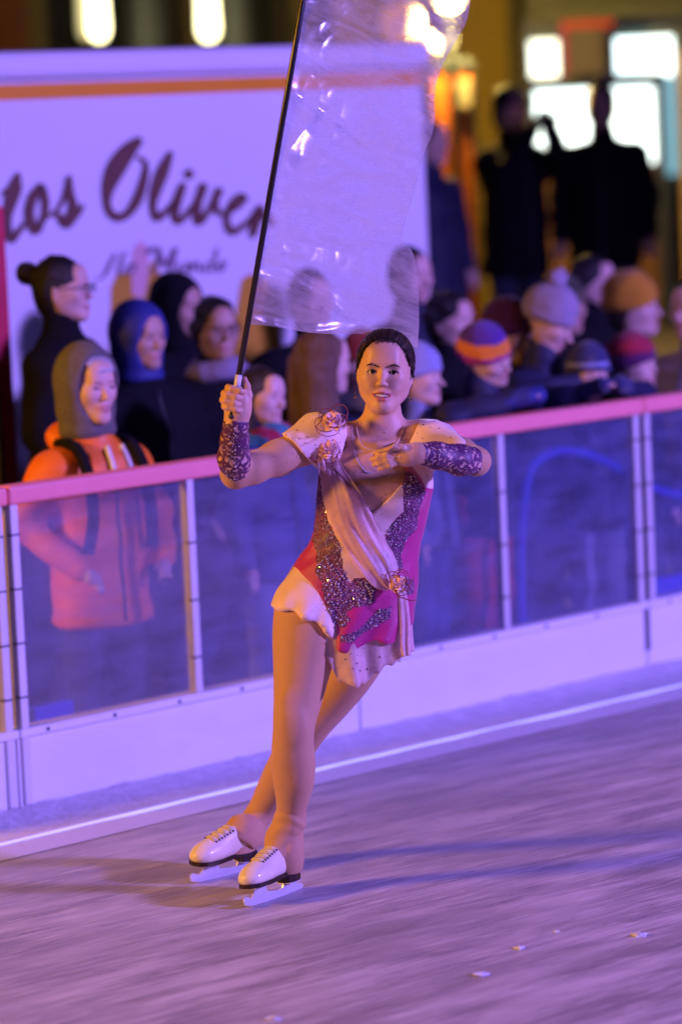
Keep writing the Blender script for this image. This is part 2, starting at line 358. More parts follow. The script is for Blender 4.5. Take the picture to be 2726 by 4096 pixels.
for a, b in ((ps[0]-step, ps[1]), (ps[1], ps[3]), (ps[3], ps[5]), (ps[5], ps[6]+step)):
    bev(bbox(a+.004, b-.004, 0, .035, .012, ZC-.032).build('board', WHITE, bar))
    bev(bbox(a+.002, b-.002, -.022, .06, ZC-.03, ZC).build('board_cap', WHITE, bar), .006)
    # faint screw heads along the cap
    for s in np.arange(a+.12, b-.05, .3):
        q = MB(); q.tube([barp(s, -.0225, ZC-.015), barp(s, -.026, ZC-.015)], .007, 8); q.build('screw', STEEL, bar)
for a, b in zip(ps[:-1], ps[1:]):
    bev(bbox(a+.012, b-.012, .012, .02, ZC+.003, ZR-.066).build('pane', PANE, bar), .001, 1)
for a, b in ((ps[0]-step, ps[1]), (ps[1], ps[3]), (ps[3], ps[5]), (ps[5], ps[6]+step)):
    bev(bbox(a+.0015, b-.0015, -.03, .045, ZR-.064, ZR).build('hand_rail', RAILM, bar), .014, 3)
for i, s in enumerate(ps):
    if i in dbl:
        for dx in (-.034, .034):
            q = bbox(s+dx-.017, s+dx+.017, -.012, .03, .02 if i == 1 else ZC, ZR-.06)
            o = q.build('post', ALU, bar); bev(o, .004)
            for z in np.arange(ZC+.1, ZR-.1, .18): bbox(s+dx-.0185, s+dx+.0185, -.0145, .01, z, z+.006).build('post_band', STEEL, o)
        if i == 5: bbox(s-.012, s+.012, -.006, .01, ZC-.2, ZC-.031).build('latch_slot', STEEL, bar)
    else:
        o = bbox(s-.016, s+.016, -.008, .03, ZC, ZR-.06).build('post', ALU, bar); bev(o, .004)
        for z in np.arange(ZC+.12, ZR-.1, .2): bbox(s-.0175, s+.0175, -.0105, .01, z, z+.006).build('post_band', STEEL, o)

# loose chips of ice on the rink
CHIP = mat('ice_chip', (.70, .72, .76), .35, .2, 60, .3)
for k, (x, y, r, lab) in enumerate(((2072, 3795, .013, 'white ice chip on the rink beside a pale scrape'), (1922, 3902, .016, 'white ice chip by the long brownish streak on the rink'), (2226, 3728, .008, 'small round ice chip on the rink'), (2556, 3745, .018, 'largest jagged ice chip on the rink'), (1095, 4080, .016, 'flat wide ice chip at the end of the rink farthest from the barrier'))):
    c = onz(x, y); q = MB(); q.ball(c+np.array([0, 0, r*.18]), r, 9, 5, 0, (1.25, .8, .38)); q.v = [tuple(np.array(v)+(np.array(v)-c)*rng.uniform(-.35, .35)) for v in q.v]
    tag(q.build('ice_chip', CHIP), lab, 'ice chip', 'chips of ice on the rink')

# ------------------------------------------------------------------ market trailer behind the crowd
VOFF = 2.5
def onvan(x, y, off=0.): r = ray(x, y); t = ((g0+BN*(VOFF-off)-CAM)@BN)/(r@BN); return CAM+r*t
TRW = mat('trailer_white_paint', (.78, .78, .80), .4, .05, 2, .03); ORG = mat('orange_stripe_vinyl', (.85, .33, .015), .45, .08, 6, .03)
INK = mat('dark_brown_lettering', (.14, .058, .040), .5, .2, 9, .03); MAUVE = mat('faded_grey_lettering', (.22, .15, .20), .5, .2, 9, .03)
GOLD = mat('gold_print', (.55, .30, .02), .5, .2, 5, .03); PINKP = mat('pale_pink_print', (.70, .42, .42), .5, .1, 5, .03)
vl, vr = onvan(-500, 300), onvan(1694, 300); vt = float(np.mean([onvan(0, 196)[2], onvan(1150, 190)[2]]))
van = root('market_trailer', (vl+vr)/2*np.array([1, 1, 0]), 'white market trailer with orange stripe and brown brush lettering', 'trailer')
vlen = (vr-vl)@BD; vl0 = np.array([vl[0], vl[1], 0.])
m = MB(); m.box(vl0+np.array([0, 0, .32]), BD*vlen, BN*2.3, np.array([0, 0, vt-.12-.32])); bev(m.build('body', TRW, van), .03, 3)
m = MB(); m.box(vl0-BN*.03-BD*.03+np.array([0, 0, vt-.118]), BD*(vlen+.06), BN*2.36, np.array([0, 0, .118])); bev(m.build('roof', TRW, van), .04, 4)
for s in (.35, .55): 
    for o in (.05, 2.0):
        m = MB(); c = vl0+BD*vlen*s+BN*o+np.array([0, 0, .3]); m.tube([c, c+BN*.2], .3, 24); m.build('wheel', mat('trailer_tyre', (.02, .02, .02), .8, .2, 20), van)
m = MB(); m.box(vl0+BD*.2+BN*.2+np.array([0, 0, .18]), BD*(vlen-.4), BN*1.9, np.array([0, 0, .16])); m.build('chassis', STEEL, van)
def strip_poly(poly, off, name, mt, par):
    P = [onvan(x, y, off) for x, y in poly]; Bk = [p+BN*(off-.0005) for p in P]; n = len(P); m = MB()
    m.add(P+Bk, [tuple(range(n))]+[(i, (i+1) % n, n+(i+1) % n, n+i) for i in range(n)]); return m.build(name, mt, par)
z0, z1 = onvan(500, 385)[2], onvan(500, 322)[2]
m = MB(); m.box(vl0-BN*.006+np.array([0, 0, z0]), BD*vlen, BN*.006, np.array([0, 0, z1-z0])); m.build('stripe', ORG, van)
z2 = onvan(500, 276)[2]; m = MB(); m.box(vl0-BN*.012+np.array([0, 0, z2-.01]), BD*vlen, BN*.012, np.array([0, 0, .022])); m.build('trim', TRW, van)
def brush(strokes, name, mt, off=.008):
    """One painted letter: strokes of (x, y, width) in the enlarged crop of the photograph."""
    m = MB()
    for st in strokes:
        st = np.array(st, float); S = smooth_path(st, 10*len(st)) if len(st) > 1 else np.repeat(st, 2, 0)+np.array([[-1, 0, 0], [1, 0, 0]])
        S[:, :2] = S[:, :2]*.7653+np.array([0, 480]); S[:, 2] *= .7653/2*(1.32 if mt is INK else 1.1)
        if len(st) == 1:
            k = 14; V = [onvan(S[0, 0]+S[0, 2]*math.cos(2*math.pi*i/k), S[0, 1]+S[0, 2]*math.sin(2*math.pi*i/k), off) for i in range(k)]; m.add(V, [tuple(range(k))]); continue
        T = np.gradient(S[:, :2], axis=0); T /= np.linalg.norm(T, axis=1)[:, None]+1e-9; N = np.stack((-T[:, 1], T[:, 0]), 1)
        G = []
        for p, nn, w in zip(S[:, :2], N, S[:, 2]): G.append([onvan(*(p+nn*w*q), off) for q in (-1, 0, 1)])
        m.grid(G)
        for e in (0, -1):
            k = 12; w = S[e, 2]; V = [onvan(S[e, 0]+w*math.cos(2*math.pi*i/k), S[e, 1]+w*math.sin(2*math.pi*i/k), off+.0006) for i in range(k)]; m.add(V, [tuple(range(k))])
        off += .0012
    return m.build(name, mt, van)
big = [
 [[(95, 290, 26), (78, 360, 58), (58, 430, 52), (45, 510, 30), (48, 590, 30), (66, 622, 34), (100, 580, 26), (140, 535, 20)], [(28, 378, 24), (66, 362, 30), (108, 346, 18)]],
 [[(212, 350, 34), (172, 410, 42), (155, 490, 40), (175, 560, 40), (195, 572, 38), (225, 520, 26), (240, 440, 32), (222, 362, 38)], [(232, 520, 16), (270, 492, 16), (295, 480, 18)]],
 [[(290, 490, 16), (335, 410, 20), (364, 305, 26)], [(362, 310, 26), (372, 390, 30), (384, 470, 42), (352, 538, 46), (312, 502, 26)], [(350, 540, 38), (398, 502, 26), (432, 452, 20)]],
 [[(722, 112, 40), (668, 165, 66), (610, 250, 78), (572, 340, 58), (560, 420, 34), (575, 480, 32), (615, 508, 36), (668, 490, 34), (722, 410, 42), (756, 300, 34), (762, 225, 20), (728, 196, 16)]],
 [[(890, 178, 28), (852, 268, 52), (815, 370, 46), (800, 450, 30), (822, 510, 34), (866, 480, 26), (920, 420, 18)]],
 [[(955, 345, 32), (925, 430, 40), (915, 500, 34), (938, 530, 28), (985, 482, 24), (1030, 420, 18)], [(990, 282, 40)]],
 [[(1062, 350, 38), (1032, 450, 36), (1038, 530, 36), (1088, 480, 26), (1122, 420, 30), (1145, 372, 36)], [(1130, 420, 24), (1140, 482, 22), (1185, 490, 22)]],
 [[(1180, 490, 22), (1240, 452, 26), (1280, 408, 26), (1245, 398, 22), (1198, 462, 26), (1186, 540, 28), (1216, 584, 32), (1262, 560, 26), (1310, 528, 26)]],
 [[(1305, 530, 24), (1362, 462, 34), (1340, 530, 40), (1322, 595, 34)], [(1350, 520, 30), (1395, 500, 26), (1420, 540, 24)]]]
for L_ in big: brush(L_, 'letter', INK)
for L_ in ([[(605, 702, 14), (570, 770, 18), (545, 815, 12), (512, 832, 10)]], [[(655, 690, 12), (630, 760, 16), (620, 800, 14), (650, 800, 10)]], [[(705, 755, 16), (670, 765, 16), (665, 795, 14), (695, 795, 12), (712, 762, 12)]],
           [[(770, 690, 24), (800, 676, 30)], [(835, 668, 16), (825, 740, 20), (805, 800, 14)], [(838, 690, 14), (868, 760, 18), (918, 672, 18), (905, 740, 18), (890, 795, 14)]], [[(940, 750, 14), (935, 788, 14), (968, 780, 12), (985, 745, 14), (985, 790, 12)]],
           [[(1005, 792, 12), (1015, 752, 14), (1035, 748, 14), (1045, 790, 14)]], [[(1105, 745, 14), (1075, 755, 14), (1075, 790, 14), (1105, 782, 12)], [(1138, 672, 12), (1120, 740, 14), (1112, 790, 12)]], [[(1160, 745, 12), (1140, 770, 14), (1158, 790, 12), (1178, 750, 12), (1165, 738, 12)]]):
    brush(L_, 'letter', MAUVE)
strip_poly([(440, 1420), (446, 1150), (470, 1095), (520, 1085), (545, 1150), (575, 1200), (590, 1140), (600, 1060), (628, 1030), (640, 1100), (668, 1130), (700, 1100), (735, 1120), (762, 1240), (765, 1420)], .004, 'gold_print', GOLD, van)
strip_poly([(530, 1180), (525, 1060), (540, 985), (572, 962), (596, 1000), (592, 1120), (570, 1200)], .006, 'pink_print', PINKP, van)
strip_poly([(930, 1460), (945, 1250), (965, 1120), (1000, 1095), (1060, 1110), (1110, 1200), (1130, 1460)], .004, 'gold_print', GOLD, van)
# red awning post at the trailer's end
c = onbar(-10, 900, 1.5); m = MB(); P0 = barp(c[0]-.05, 1.5, 0); m.box(P0, BD*.085, BN*.05, np.array([0, 0, 1.95])); 
ap = root('banner_stand', P0, 'narrow crimson banner stand in front of the white trailer', 'banner'); CRIM = mat('crimson_fabric', (.55, .02, .07), .7, .15, 10, .1)
m.build('banner_cloth', CRIM, ap); m = MB(); m.tube([P0+np.array([0, 0, 0]), P0+np.array([0, 0, 2.0])], .012); m.build('pole', STEEL, ap); m = MB(); m.tube([P0, P0+np.array([0, 0, .03])], .16, 16); m.build('base', STEEL, ap)

# ------------------------------------------------------------------ buildings at the far side of the square
def face_box(x0, y0, x1, y1, d, thick, name, mt, par, zlo=None):
    def at(x, y): r = ray(x, y); return CAM+r*(d/r[1])
    a, b = at((x0+x1)/2, y1), at((x0+x1)/2, y0); w = (x1-x0)/FPX*d; z0 = b[2]; z1 = a[2] if zlo is None else zlo
    if zlo is not None: a = b
    m = MB(); m.box((a[0]-w/2, a[1], z1), (w, 0, 0), (0, thick, 0), (0, 0, z0-z1)); return m.build(name, mt, par)
DK = mat('dark_stone', (.035, .033, .026), .7, .3, 4); OLV = mat('olive_pilaster', (.13, .11, .05), .7, .3, 4); BRN = mat('brown_brick', (.16, .06, .035), .8, .3, 6); DGL = mat('dark_window_glass', (.012, .014, .016), .1, .2, 3, 0)
MUS = mat('mustard_plaster', (.36, .25, .045), .8, .15, 2.5, .2); SHP = mat('shopfront_dark_metal', (.03, .04, .05), .4, .2, 8); GRN = mat('grey_green_beam', (.09, .10, .07), .7, .2, 5)
d = 30.
hb = root('dark_hall', pix(400, 600, d)*np.array([1, 1, 0]), 'dark stone hall behind the white trailer', 'building')
face_box(-500, -900, 1290, 2400, d, 4, 'wall', DK, hb, -.02)
for x0, x1, mt in ((-80, 60, BRN), (60, 130, OLV), (690, 780, OLV), (1120, 1250, OLV)): face_box(x0, -900, x1, 300, d-.22, .2, 'pilaster', mt, hb, -.02)
for x0, x1 in ((140, 320), (450, 680), (790, 1100)):
    w = face_box(x0, -700, x1, 230, d-.1, .08, 'window', DGL, hb)
    for q in (.33, .66): face_box(x0+(x1-x0)*q-6, -700, x0+(x1-x0)*q+6, 230, d-.16, .05, 'mullion', SHP, w)
LAMPW = glow('warm_white_lamp', (1., .93, .50), 5.)
for x, wd, lab in ((398, 42, 'elongated glowing drop lamp hanging beside its dim reflection before the hall'), (836, 44, 'elongated glowing drop lamp hanging alone before the hall')):
    c = pix(x, 165, 26.); r = wd/FPX*26; L_ = root('lamp_or_reflection', c, lab, 'lamp', 'lamps before the hall'); m = MB()
    pr = [(0, .15), (.012, .6), (.05, .92), (.1, 1.0), (.3, .92), (.62, .7), (.9, .5)]
    m.grid([[c+np.array([r*k*math.cos(a), r*k*math.sin(a), h]) for a in np.linspace(0, 2*math.pi, 20, endpoint=False)] for h, k in pr], loop=True); m.build('lamp_shade', LAMPW, L_, True)
    m = MB(); m.tube([c+np.array([0, 0, .88]), c+np.array([0, 0, 2.6])], .02); m.build('cable', SHP, L_)
c = pix(338, 160, 26.4); L_ = root('lamp_or_reflection', c, 'dim olive reflection of a bright drop lamp, built as a glowing copy before the hall', 'lamp', 'lamps before the hall'); r = .05  # reflection of the bright lamp, built as a dim glowing copy
m = MB(); m.grid([[c+np.array([r*k*math.cos(a), r*k*math.sin(a), h]) for a in np.linspace(0, 2*math.pi, 16, endpoint=False)] for h, k in pr], loop=True); m.build('lamp_shade', glow('dim_olive_reflection', (.6, .56, .25), .45), L_, True); m = MB(); m.tube([c+np.array([0, 0, .88]), c+np.array([0, 0, 2.6])], .02); m.build('cable', SHP, L_)
# small round lilac top of a stall peeping over the trailer
c = vl0+BD*float((onvan(200, 190)-vl0)@BD)+BN*1.0; c[2] = vt-.02
m = MB(); m.ball(c, .19, 20, 10, 0, (1, 1, .62)); tag(m.build('roof_vent', TRW, None, True), 'domed vent cap on the roof of the white trailer', 'vent')

mb_ = root('mustard_house', pix(1600, 700, 29.)*np.array([1, 1, 0]), 'mustard plastered house between the dark hall and the shopfront', 'building')
face_box(1292, -900, 2080, 2400, 29., 4, 'wall', MUS, mb_, -.02); face_box(1990, -900, 2040, 900, 28.9, .1, 'drain_pipe', OLV, mb_, -.02)
sh = root('shopfront', pix(2400, 700, 27.)*np.array([1, 1, 0]), 'dark framed shopfront with brightly lit panes', 'building')
face_box(2082, -900, 3100, 2400, 27.1, 3, 'wall', GRN, sh, -.02)
LIT = glow('lit_window', (.80, 1., 1.), 3.2); LIT2 = glow('lit_cyan_window', (.12, .40, .50), 1.0); LIT3 = glow('lit_window_greenish', (.92, 1., .82), 2.6)
face_box(2180, 15, 3000, 62, 26.7, .3, 'beam', GRN, sh); face_box(2100, 62, 3000, 110, 26.9, .2, 'beam', SHP, sh)
face_box(2090, 300, 2640, 352, 26.8, .25, 'transom', SHP, sh); face_box(2618, 290, 2652, 1400, 26.8, .25, 'frame', SHP, sh, .5); face_box(2090, 110, 2112, 1400, 26.8, .25, 'frame', SHP, sh, .5); face_box(2235, 110, 2462, 300, 26.98, .1, 'infill', SHP, sh)
face_box(2113, 162, 2232, 326, 27.0, .08, 'window', LIT3, sh); face_box(2464, 150, 2690, 304, 27.0, .08, 'window', LIT, sh); face_box(2150, 354, 2616, 660, 27.0, .08, 'window', LIT, sh)
face_box(2654, 300, 2712, 700, 27.0, .08, 'window', LIT2, sh); face_box(2716, 200, 2800, 1050, 26.8, .2, 'pillar', mat('beige_pillar', (.55, .38, .22), .7), sh, .5); face_box(2113, 662, 2616, 1100, 27.0, .08, 'kick_panel', mat('shop_brown_panel', (.14, .06, .03), .7, .3, 3), sh, .5)
sg = root('hanging_sign', pix(2345, 300, 26.3), 'red framed hanging sign with a dark face and orange wedge', 'sign')
RED = mat('red_sign_paint', (.40, .03, .015), .5); face_box(2245, 82, 2450, 108, 26.3, .08, 'frame', RED, sg); face_box(2245, 110, 2272, 300, 26.3, .08, 'frame', mat('magenta_sign_edge', (.22, .02, .10), .5), sg); face_box(2274, 110, 2420, 300, 26.34, .05, 'board', mat('sign_grey_face', (.07, .06, .06), .6), sg)
P = [pix(2340, 125, 26.32), pix(2415, 125, 26.32), pix(2382, 270, 26.32)]; m = MB(); m.add(P+[p+np.array([0, .018, 0]) for p in P], [(0, 1, 2), (0, 3, 4, 1), (1, 4, 5, 2), (2, 5, 3, 0)]); m.build('wedge', mat('sign_orange', (.45, .16, .02), .5), sg)
# terrace in front of the shopfront
tz = .5; m = MB(); m.box((-1.0, 19.5, -.02), (30, 0, 0), (0, 8, 0), (0, 0, tz+.02)); tag(m.build('terrace', mat('terrace_stone', (.10, .075, .05), .8, .3, 4)), kind='structure')
bn = root('banner', pix(1800, 1000, 24.)*np.array([1, 1, 0])+np.array([0, 0, tz]), 'tall orange banner with a pale patch before the mustard house', 'banner')
ORB = mat('orange_banner_cloth', (.62, .16, .02), .7, .2, 4, .1)
face_box(1728, 268, 1876, 1040, 24., .05, 'cloth', ORB, bn, tz+.15); face_box(1740, 235, 1876, 272, 23.98, .1, 'top_bar', SHP, bn); face_box(1826, 320, 1880, 430, 23.96, .03, 'patch', mat('pale_patch', (.38, .36, .24), .7), bn); face_box(1880, 240, 1892, 1200, 24., .05, 'pole', SHP, bn, tz)
WARM = glow('orange_lamp', (1., .45, .06), 5.); WARM2 = glow('dim_orange_lamp', (1., .36, .05), .6)
for x, y, r, mt, e, lab in ((1795, -18, 58, WARM, 700, 'brightest orange globe lamp before the mustard house'), (1606, 90, 84, WARM2, 0, 'broad dim orange globe lamp before the mustard house'), (1700, 190, 56, WARM2, 0, 'smaller dim orange globe lamp low before the mustard house')):
    c = pix(x, y, 23.7); L_ = root('globe_lamp', c*np.array([1, 1, 0])+np.array([0, 0, tz]), lab, 'lamp', 'orange globe lamps'); rr = r/FPX*23.7
    m = MB(); m.ball(c, rr, 20, 12); m.build('globe', mt, L_, True); m = MB(); m.tube([(c[0], c[1], tz), (c[0], c[1], c[2]-rr*.95)], .03); m.build('pole', SHP, L_)
    if e:
        l = bpy.data.lights.new('globe_light', 'POINT'); l.color = (1, .62, .15); l.energy = e; l.shadow_soft_size = rr; o = bpy.data.objects.new('globe_light', l); COL.objects.link(o); o.parent = L_; o.location = c-np.array(L_.location)+np.array([0, 0, -rr-.12])

# a blue hose looped against the panes and blue pads at their foot
HOSE = mat('blue_rubber_hose', (.03, .05, .55), .45, .15, 20, .1); m = MB(); pts = []
for x, y in ((2085, 2560), (2080, 2300), (2090, 2050), (2120, 1880), (2200, 1812), (2300, 1806), (2400, 1838), (2490, 1885), (2580, 1940), (2660, 1968), (2750, 1990), (2810, 2060), (2830, 2250)): s_, z_ = onbar(x, y, .07); pts.append(barp(s_, .07, z_))
pts[0][2] = pts[-1][2] = .02
m.tube(smooth_path(pts, 70), .019, 10); tag(m.build('hose', HOSE, None, True), 'blue hose looped up behind the clear rink panes', 'hose')
for (x0, x1, y), lab in (((140, 300, 2832), 'blue foam pad standing behind the panes by the orange jacket'), ((2622, 2800, 2318), 'blue foam pad standing behind the panes by the blue hose')):
    a, z_ = onbar(x0, y, .12); b = onbar(x1, y, .12)[0]; m = MB(); m.box(barp(a, .12, -.02), BD*(b-a), BN*.05, np.array([0, 0, z_+.02])); tag(bev(m.build('foam_pad', mat('blue_foam', (.02, .05, .75), .7, .1, 40, .1)), .008), lab, 'foam pad')

# ------------------------------------------------------------------ heads (all people share this build)
EYE_Z = .004
def head_T(center, s=1., yaw=0., pitch=0., roll=0.):
    """Head frame: +x to its left as seen from the front, -y forward, +z up. yaw>0 turns to the picture's right side, pitch>0 looks up."""
    T = np.eye(4); T[:3, :3] = rot('z', yaw)@rot('y', roll)@rot('x', -pitch)*s; T[:3, 3] = center; return T
def build_head(V, T, smile=False, fine=False, wide=1., ears=True, jit=0., jaw=1.):
    s = np.linalg.norm(T[:3, 0]); R = T[:3, :3]/s
    P = lambda x, y, z: T[:3, :3]@np.array([x*wide, y, z])+T[:3, 3]
    def E(c, r, k=.015, sub=False, rr=None): V.ell(P(*c), np.array(r)*s, R if rr is None else R@rr, k*s, sub)
    def C(a, b, ra, rb, k=.015, sub=False): V.cone(P(*a), P(*b), ra*s, rb*s, k*s, sub)
    E((0, .018, .036), (.073, .090, .088), .02); E((0, -.022, -.012), (.0625, .060, .090), .03)
    for g in (-1, 1):
        C((g*.050, .012, -.046), (g*.016, -.058, -.094), .018, .018, .03); E((g*.040, -.050, -.014), (.025, .028, .026), .03)
        E((g*.050, -.002, -.02), (.018, .03, .04), .03)
    E((0, -.068-jit*.003, -.092*jaw), (.020*jaw, .018, .018), .02); C((-.034, -.076, .026), (.034, -.076, .026), .0105, .0105, .02)
    E((0, -.066, .06), (.045, .022, .035), .03)
    C((0, -.080, .012), (0, -.102, -.026), .0068, .0085, .014); E((0, -.104-jit*.006, -.028-jit*.004), (.0105+jit*.002, .0095, .0085), .008)
    for g in (-1, 1): E((g*.0115, -.094, -.031), (.0075, .0095, .0065), .006)
    for g in (-1, 1): E((g*.032, -.098, .006), (.019, .018, .0115), .014, True)
    E((0, -.074, -.060), (.026, .015, .018), .016)
    for g in (-1, 1):
        if fine:
            E((g*.032, -.0665, EYE_Z), (.0165, .0150, .0140), .005)
            E((g*.032, -.086, EYE_Z), (.0162, .0160, .0064), .003, True, rot('y', g*-.08))
            E((g*.0062, -.105, -.0375), (.0036, .005, .0028), .003, True)
        else: E((g*.032, -.068, EYE_Z), (.0150, .0150, .0110), .005)
        if ears:
            rr = rot('z', g*-.5); E((g*.0755, .016, -.006), (.0075, .019, .031), .008, False, rr); E((g*.081, .010, -.003), (.005, .010, .018), .004, True, rr)
    if smile:
        for g in (-1, 1):
            C((g*.031, -.068, -.0560), (g*.006, -.0905, -.0545), .0030, .0044, .004); C((g*.030, -.068, -.0585), (g*.009, -.086, -.0735), .0032, .0056, .004)
            E((g*.034, -.066, -.040), (.014, .013, .014), .015)
        C((-.008, -.086, -.0735), (.008, -.086, -.0735), .0056, .0056, .004); C((-.006, -.0905, -.0545), (.006, -.0905, -.0545), .0044, .0044, .004)
        E((0, -.088, -.0628), (.0240, .019, .0060), .003, True)
    else:
        for g in (-1, 1):
            C((g*.023, -.074, -.061), (g*.005, -.089, -.0575), .003, .0045, .005); C((g*.022, -.074, -.063), (g*.005, -.087, -.070), .003, .0055, .005)
        C((-.018, -.092, -.0635), (.018, -.092, -.0635), .0018, .0018, .002, True)
def lip_mask(V, T, smile):
    q = (np.linalg.inv(T)@np.c_[V, np.ones(len(V))].T).T[:, :3]; x, y, z = q.T
    zc = -.0635+.0; up = np.interp(np.abs(x), [0, .006, .031], [-.0515, -.0505, -.0565]); lo = np.interp(np.abs(x), [0, .009, .030], [-.0795, -.0790, -.0610])
    return (y < -.066) & (z < up) & (z > lo) & (np.abs(x) < .0315)
def skin_mat(name, c, var=.08): return mat(name, c, .48, var, 30, .06, sss=.12, spec=.35, bscale=250)
EW = mat('eye_white', (.78, .76, .74), .25, .04, 50, 0, spec=.6); IR = mat('brown_iris', (.07, .03, .015), .2, .3, 300, 0, spec=.6); PU = mat('pupil_black', (.004, .004, .004), .12, .1, 50, 0, spec=.8)
def eye(T, g, parent, wide=1., look=(0, 0)):
    m = MB(); s = np.linalg.norm(T[:3, 0]); c = np.array([g*.032*wide, -.0678, EYE_Z]); r = .0131; n = 20; V = []; Fc = []
    rings = [0, 6, 12, 14, 20, 27, 30, 42, 60, 80, 110]; Rl = rot('z', look[0])@rot('x', look[1])
    for i, a in enumerate(rings):
        for j in range(n):
            b = 2*math.pi*j/n; v = Rl@np.array([math.sin(R_(a))*math.cos(b), -math.cos(R_(a)), math.sin(R_(a))*math.sin(b)])*r+c; V.append(T[:3, :3]@v+T[:3, 3])
    for i in range(len(rings)-1):
        mi = 2 if rings[i+1] <= 14 else 1 if rings[i+1] <= 30 else 0
        m.add([], []); Fc = [(i*n+j, (i+1)*n+j, (i+1)*n+(j+1) % n, i*n+(j+1) % n) for j in range(n)]
        m.f += Fc; m.m += [mi]*n
    m.v = [tuple(v) for v in V]
    return m.build('eye', [EW, IR, PU], parent, True)

# ------------------------------------------------------------------ the skater
def sk(x, y, w): return pix(x, y, D0+w)
def skr(x, y, w, r): return (*sk(x, y, w), r/FPX*(D0+w))
TIGHTS = mat('tan_tights', (.50, .29, .17), .62, .07, 60, .03, spec=.2, sheen=.15, bscale=900)
SKIN = skin_mat('skin_warm', (.60, .36, .25)); LIP = mat('rose_lips', (.50, .16, .15), .35, .1, 80, .05)
skater = root('person', onz(1100, 3590), 'figure skater in a magenta and pale pink dress leaning on one skate', 'person')
HC = sk(1537, 1496, -.02); HS = 1.0; HT = head_T(HC, HS, R_(-5), R_(5), R_(4.5)); HW = .95
fr = onz(1006, 3628); fh = onz(1190, 3560); rr_t = onz(738, 3546); rr_h = onz(1014, 3472)
LEGF = [skr(1238, 2440, .02, 140), skr(1222, 2560, 0, 130), skr(1206, 2680, -.02, 110), skr(1190, 2800, -.04, 93), skr(1176, 2895, -.055, 80), skr(1170, 2985, -.045, 80), skr(1172, 3060, -.02, 83), skr(1174, 3130, .0, 77), skr(1168, 3210, .03, 60), skr(1160, 3275, .05, 52), skr(1152, 3350, .06, 58), skr(1146, 3420, .06, 66), skr(1150, 3470, .07, 58)]
LEGB = [skr(1470, 2430, .10, 140), skr(1455, 2560, .16, 118), skr(1395, 2690, .20, 100), skr(1320, 2800, .24, 86), skr(1240, 2905, .27, 74), skr(1185, 2990, .31, 72), skr(1135, 3080, .36, 72), skr(1090, 3165, .41, 64), skr(1050, 3235, .44, 54), skr(1005, 3305, .43, 54), skr(968, 3370, .40, 58), skr(945, 3425, .37, 56)]
ARML = [skr(1300, 1745, .03, 72), skr(1215, 1785, -.01, 70), skr(1110, 1832, -.05, 67), skr(1010, 1872, -.09, 60), skr(945, 1895, -.11, 56)]
FORL = [skr(940, 1893, -.11, 58), skr(936, 1830, -.17, 59), skr(938, 1760, -.225, 50), skr(942, 1700, -.27, 42)]
ARMR = [skr(1690, 1755, .03, 70), skr(1760, 1782, -.03, 66), skr(1840, 1815, -.11, 60), skr(1905, 1845, -.17, 54)]
FORR = [skr(1902, 1846, -.17, 54), skr(1835, 1840, -.225, 56), skr(1745, 1822, -.27, 47), skr(1665, 1812, -.30, 38)]
def sm(c, n=None): return [tuple(p) for p in smooth_path(np.array(c), n or len(c)*4)]
LEGF, LEGB = [sm(c) for c in (LEGF, LEGB)]
def torso(V, add=0., k=.03, low=((2520, 1092, 1625, .122, .06), (2600, 1130, 1590, .09, .07))):
    rg = []
    for y, xl, xr, th, w in ((1752, 1400, 1632, .062, .03), (1790, 1345, 1668, .076, .025), (1840, 1300, 1702, .092, .015), (1900, 1276, 1722, .105, .0), (1965, 1270, 1728, .112, -.005), (2050, 1264, 1710, .098, .01), (2110, 1260, 1697, .092, .02), (2180, 1230, 1680, .096, .03), (2250, 1178, 1668, .108, .035), (2340, 1126, 1656, .122, .045), (2430, 1098, 1645, .128, .05))+low:
        c = sk((xl+xr)/2, y, w); sh_ = 12 if 1850 < y < 2300 else 0; rg.append((c[2], c[0], c[1], ((xr-xl)/2-sh_)/FPX*(D0+w), th))
    V.loft(rg, k, add, 0., 2.2)
    for g in (1440, 1590): V.ell(sk(g, 1965, -.078), np.array([.058, .040, .056])+add*.7, None, .035)
    return rg
def hand_left(V):
    """Fist closed round the flag pole: palm, four fingers wrapped one above the other, thumb up the far side."""
    V.ell(sk(950, 1630, -.285), (.034, .024, .046), rot('y', .12), .02); V.ell(sk(972, 1612, -.29), (.020, .022, .040), None, .02)
    V.cone(sk(942, 1702, -.27), sk(948, 1655, -.28), .029, .031, .02)
    for i, (ys, xk, r) in enumerate(((1548, 910, .0088), (1572, 894, .0092), (1598, 888, .0090), (1624, 894, .0080))):
        a = sk(958-i*3, ys+10, -.258); b = sk(xk+4, ys+2, -.285); c = sk(xk+16, ys+6, -.322); d = sk(xk+50, ys+16, -.330); e = sk(xk+66, ys+18, -.312)
        V.cone(a, b, r*1.15, r*1.1, .006); V.cone(b, c, r*1.08, r, .005); V.cone(c, d, r, r*.92, .005); V.cone(d, e, r*.92, r*.8, .004)
    V.chain([skr(985, 1628, -.285, 17), skr(994, 1580, -.292, 14.5), skr(988, 1545, -.298, 12.5), skr(978, 1515, -.30, 10.5)], .008)
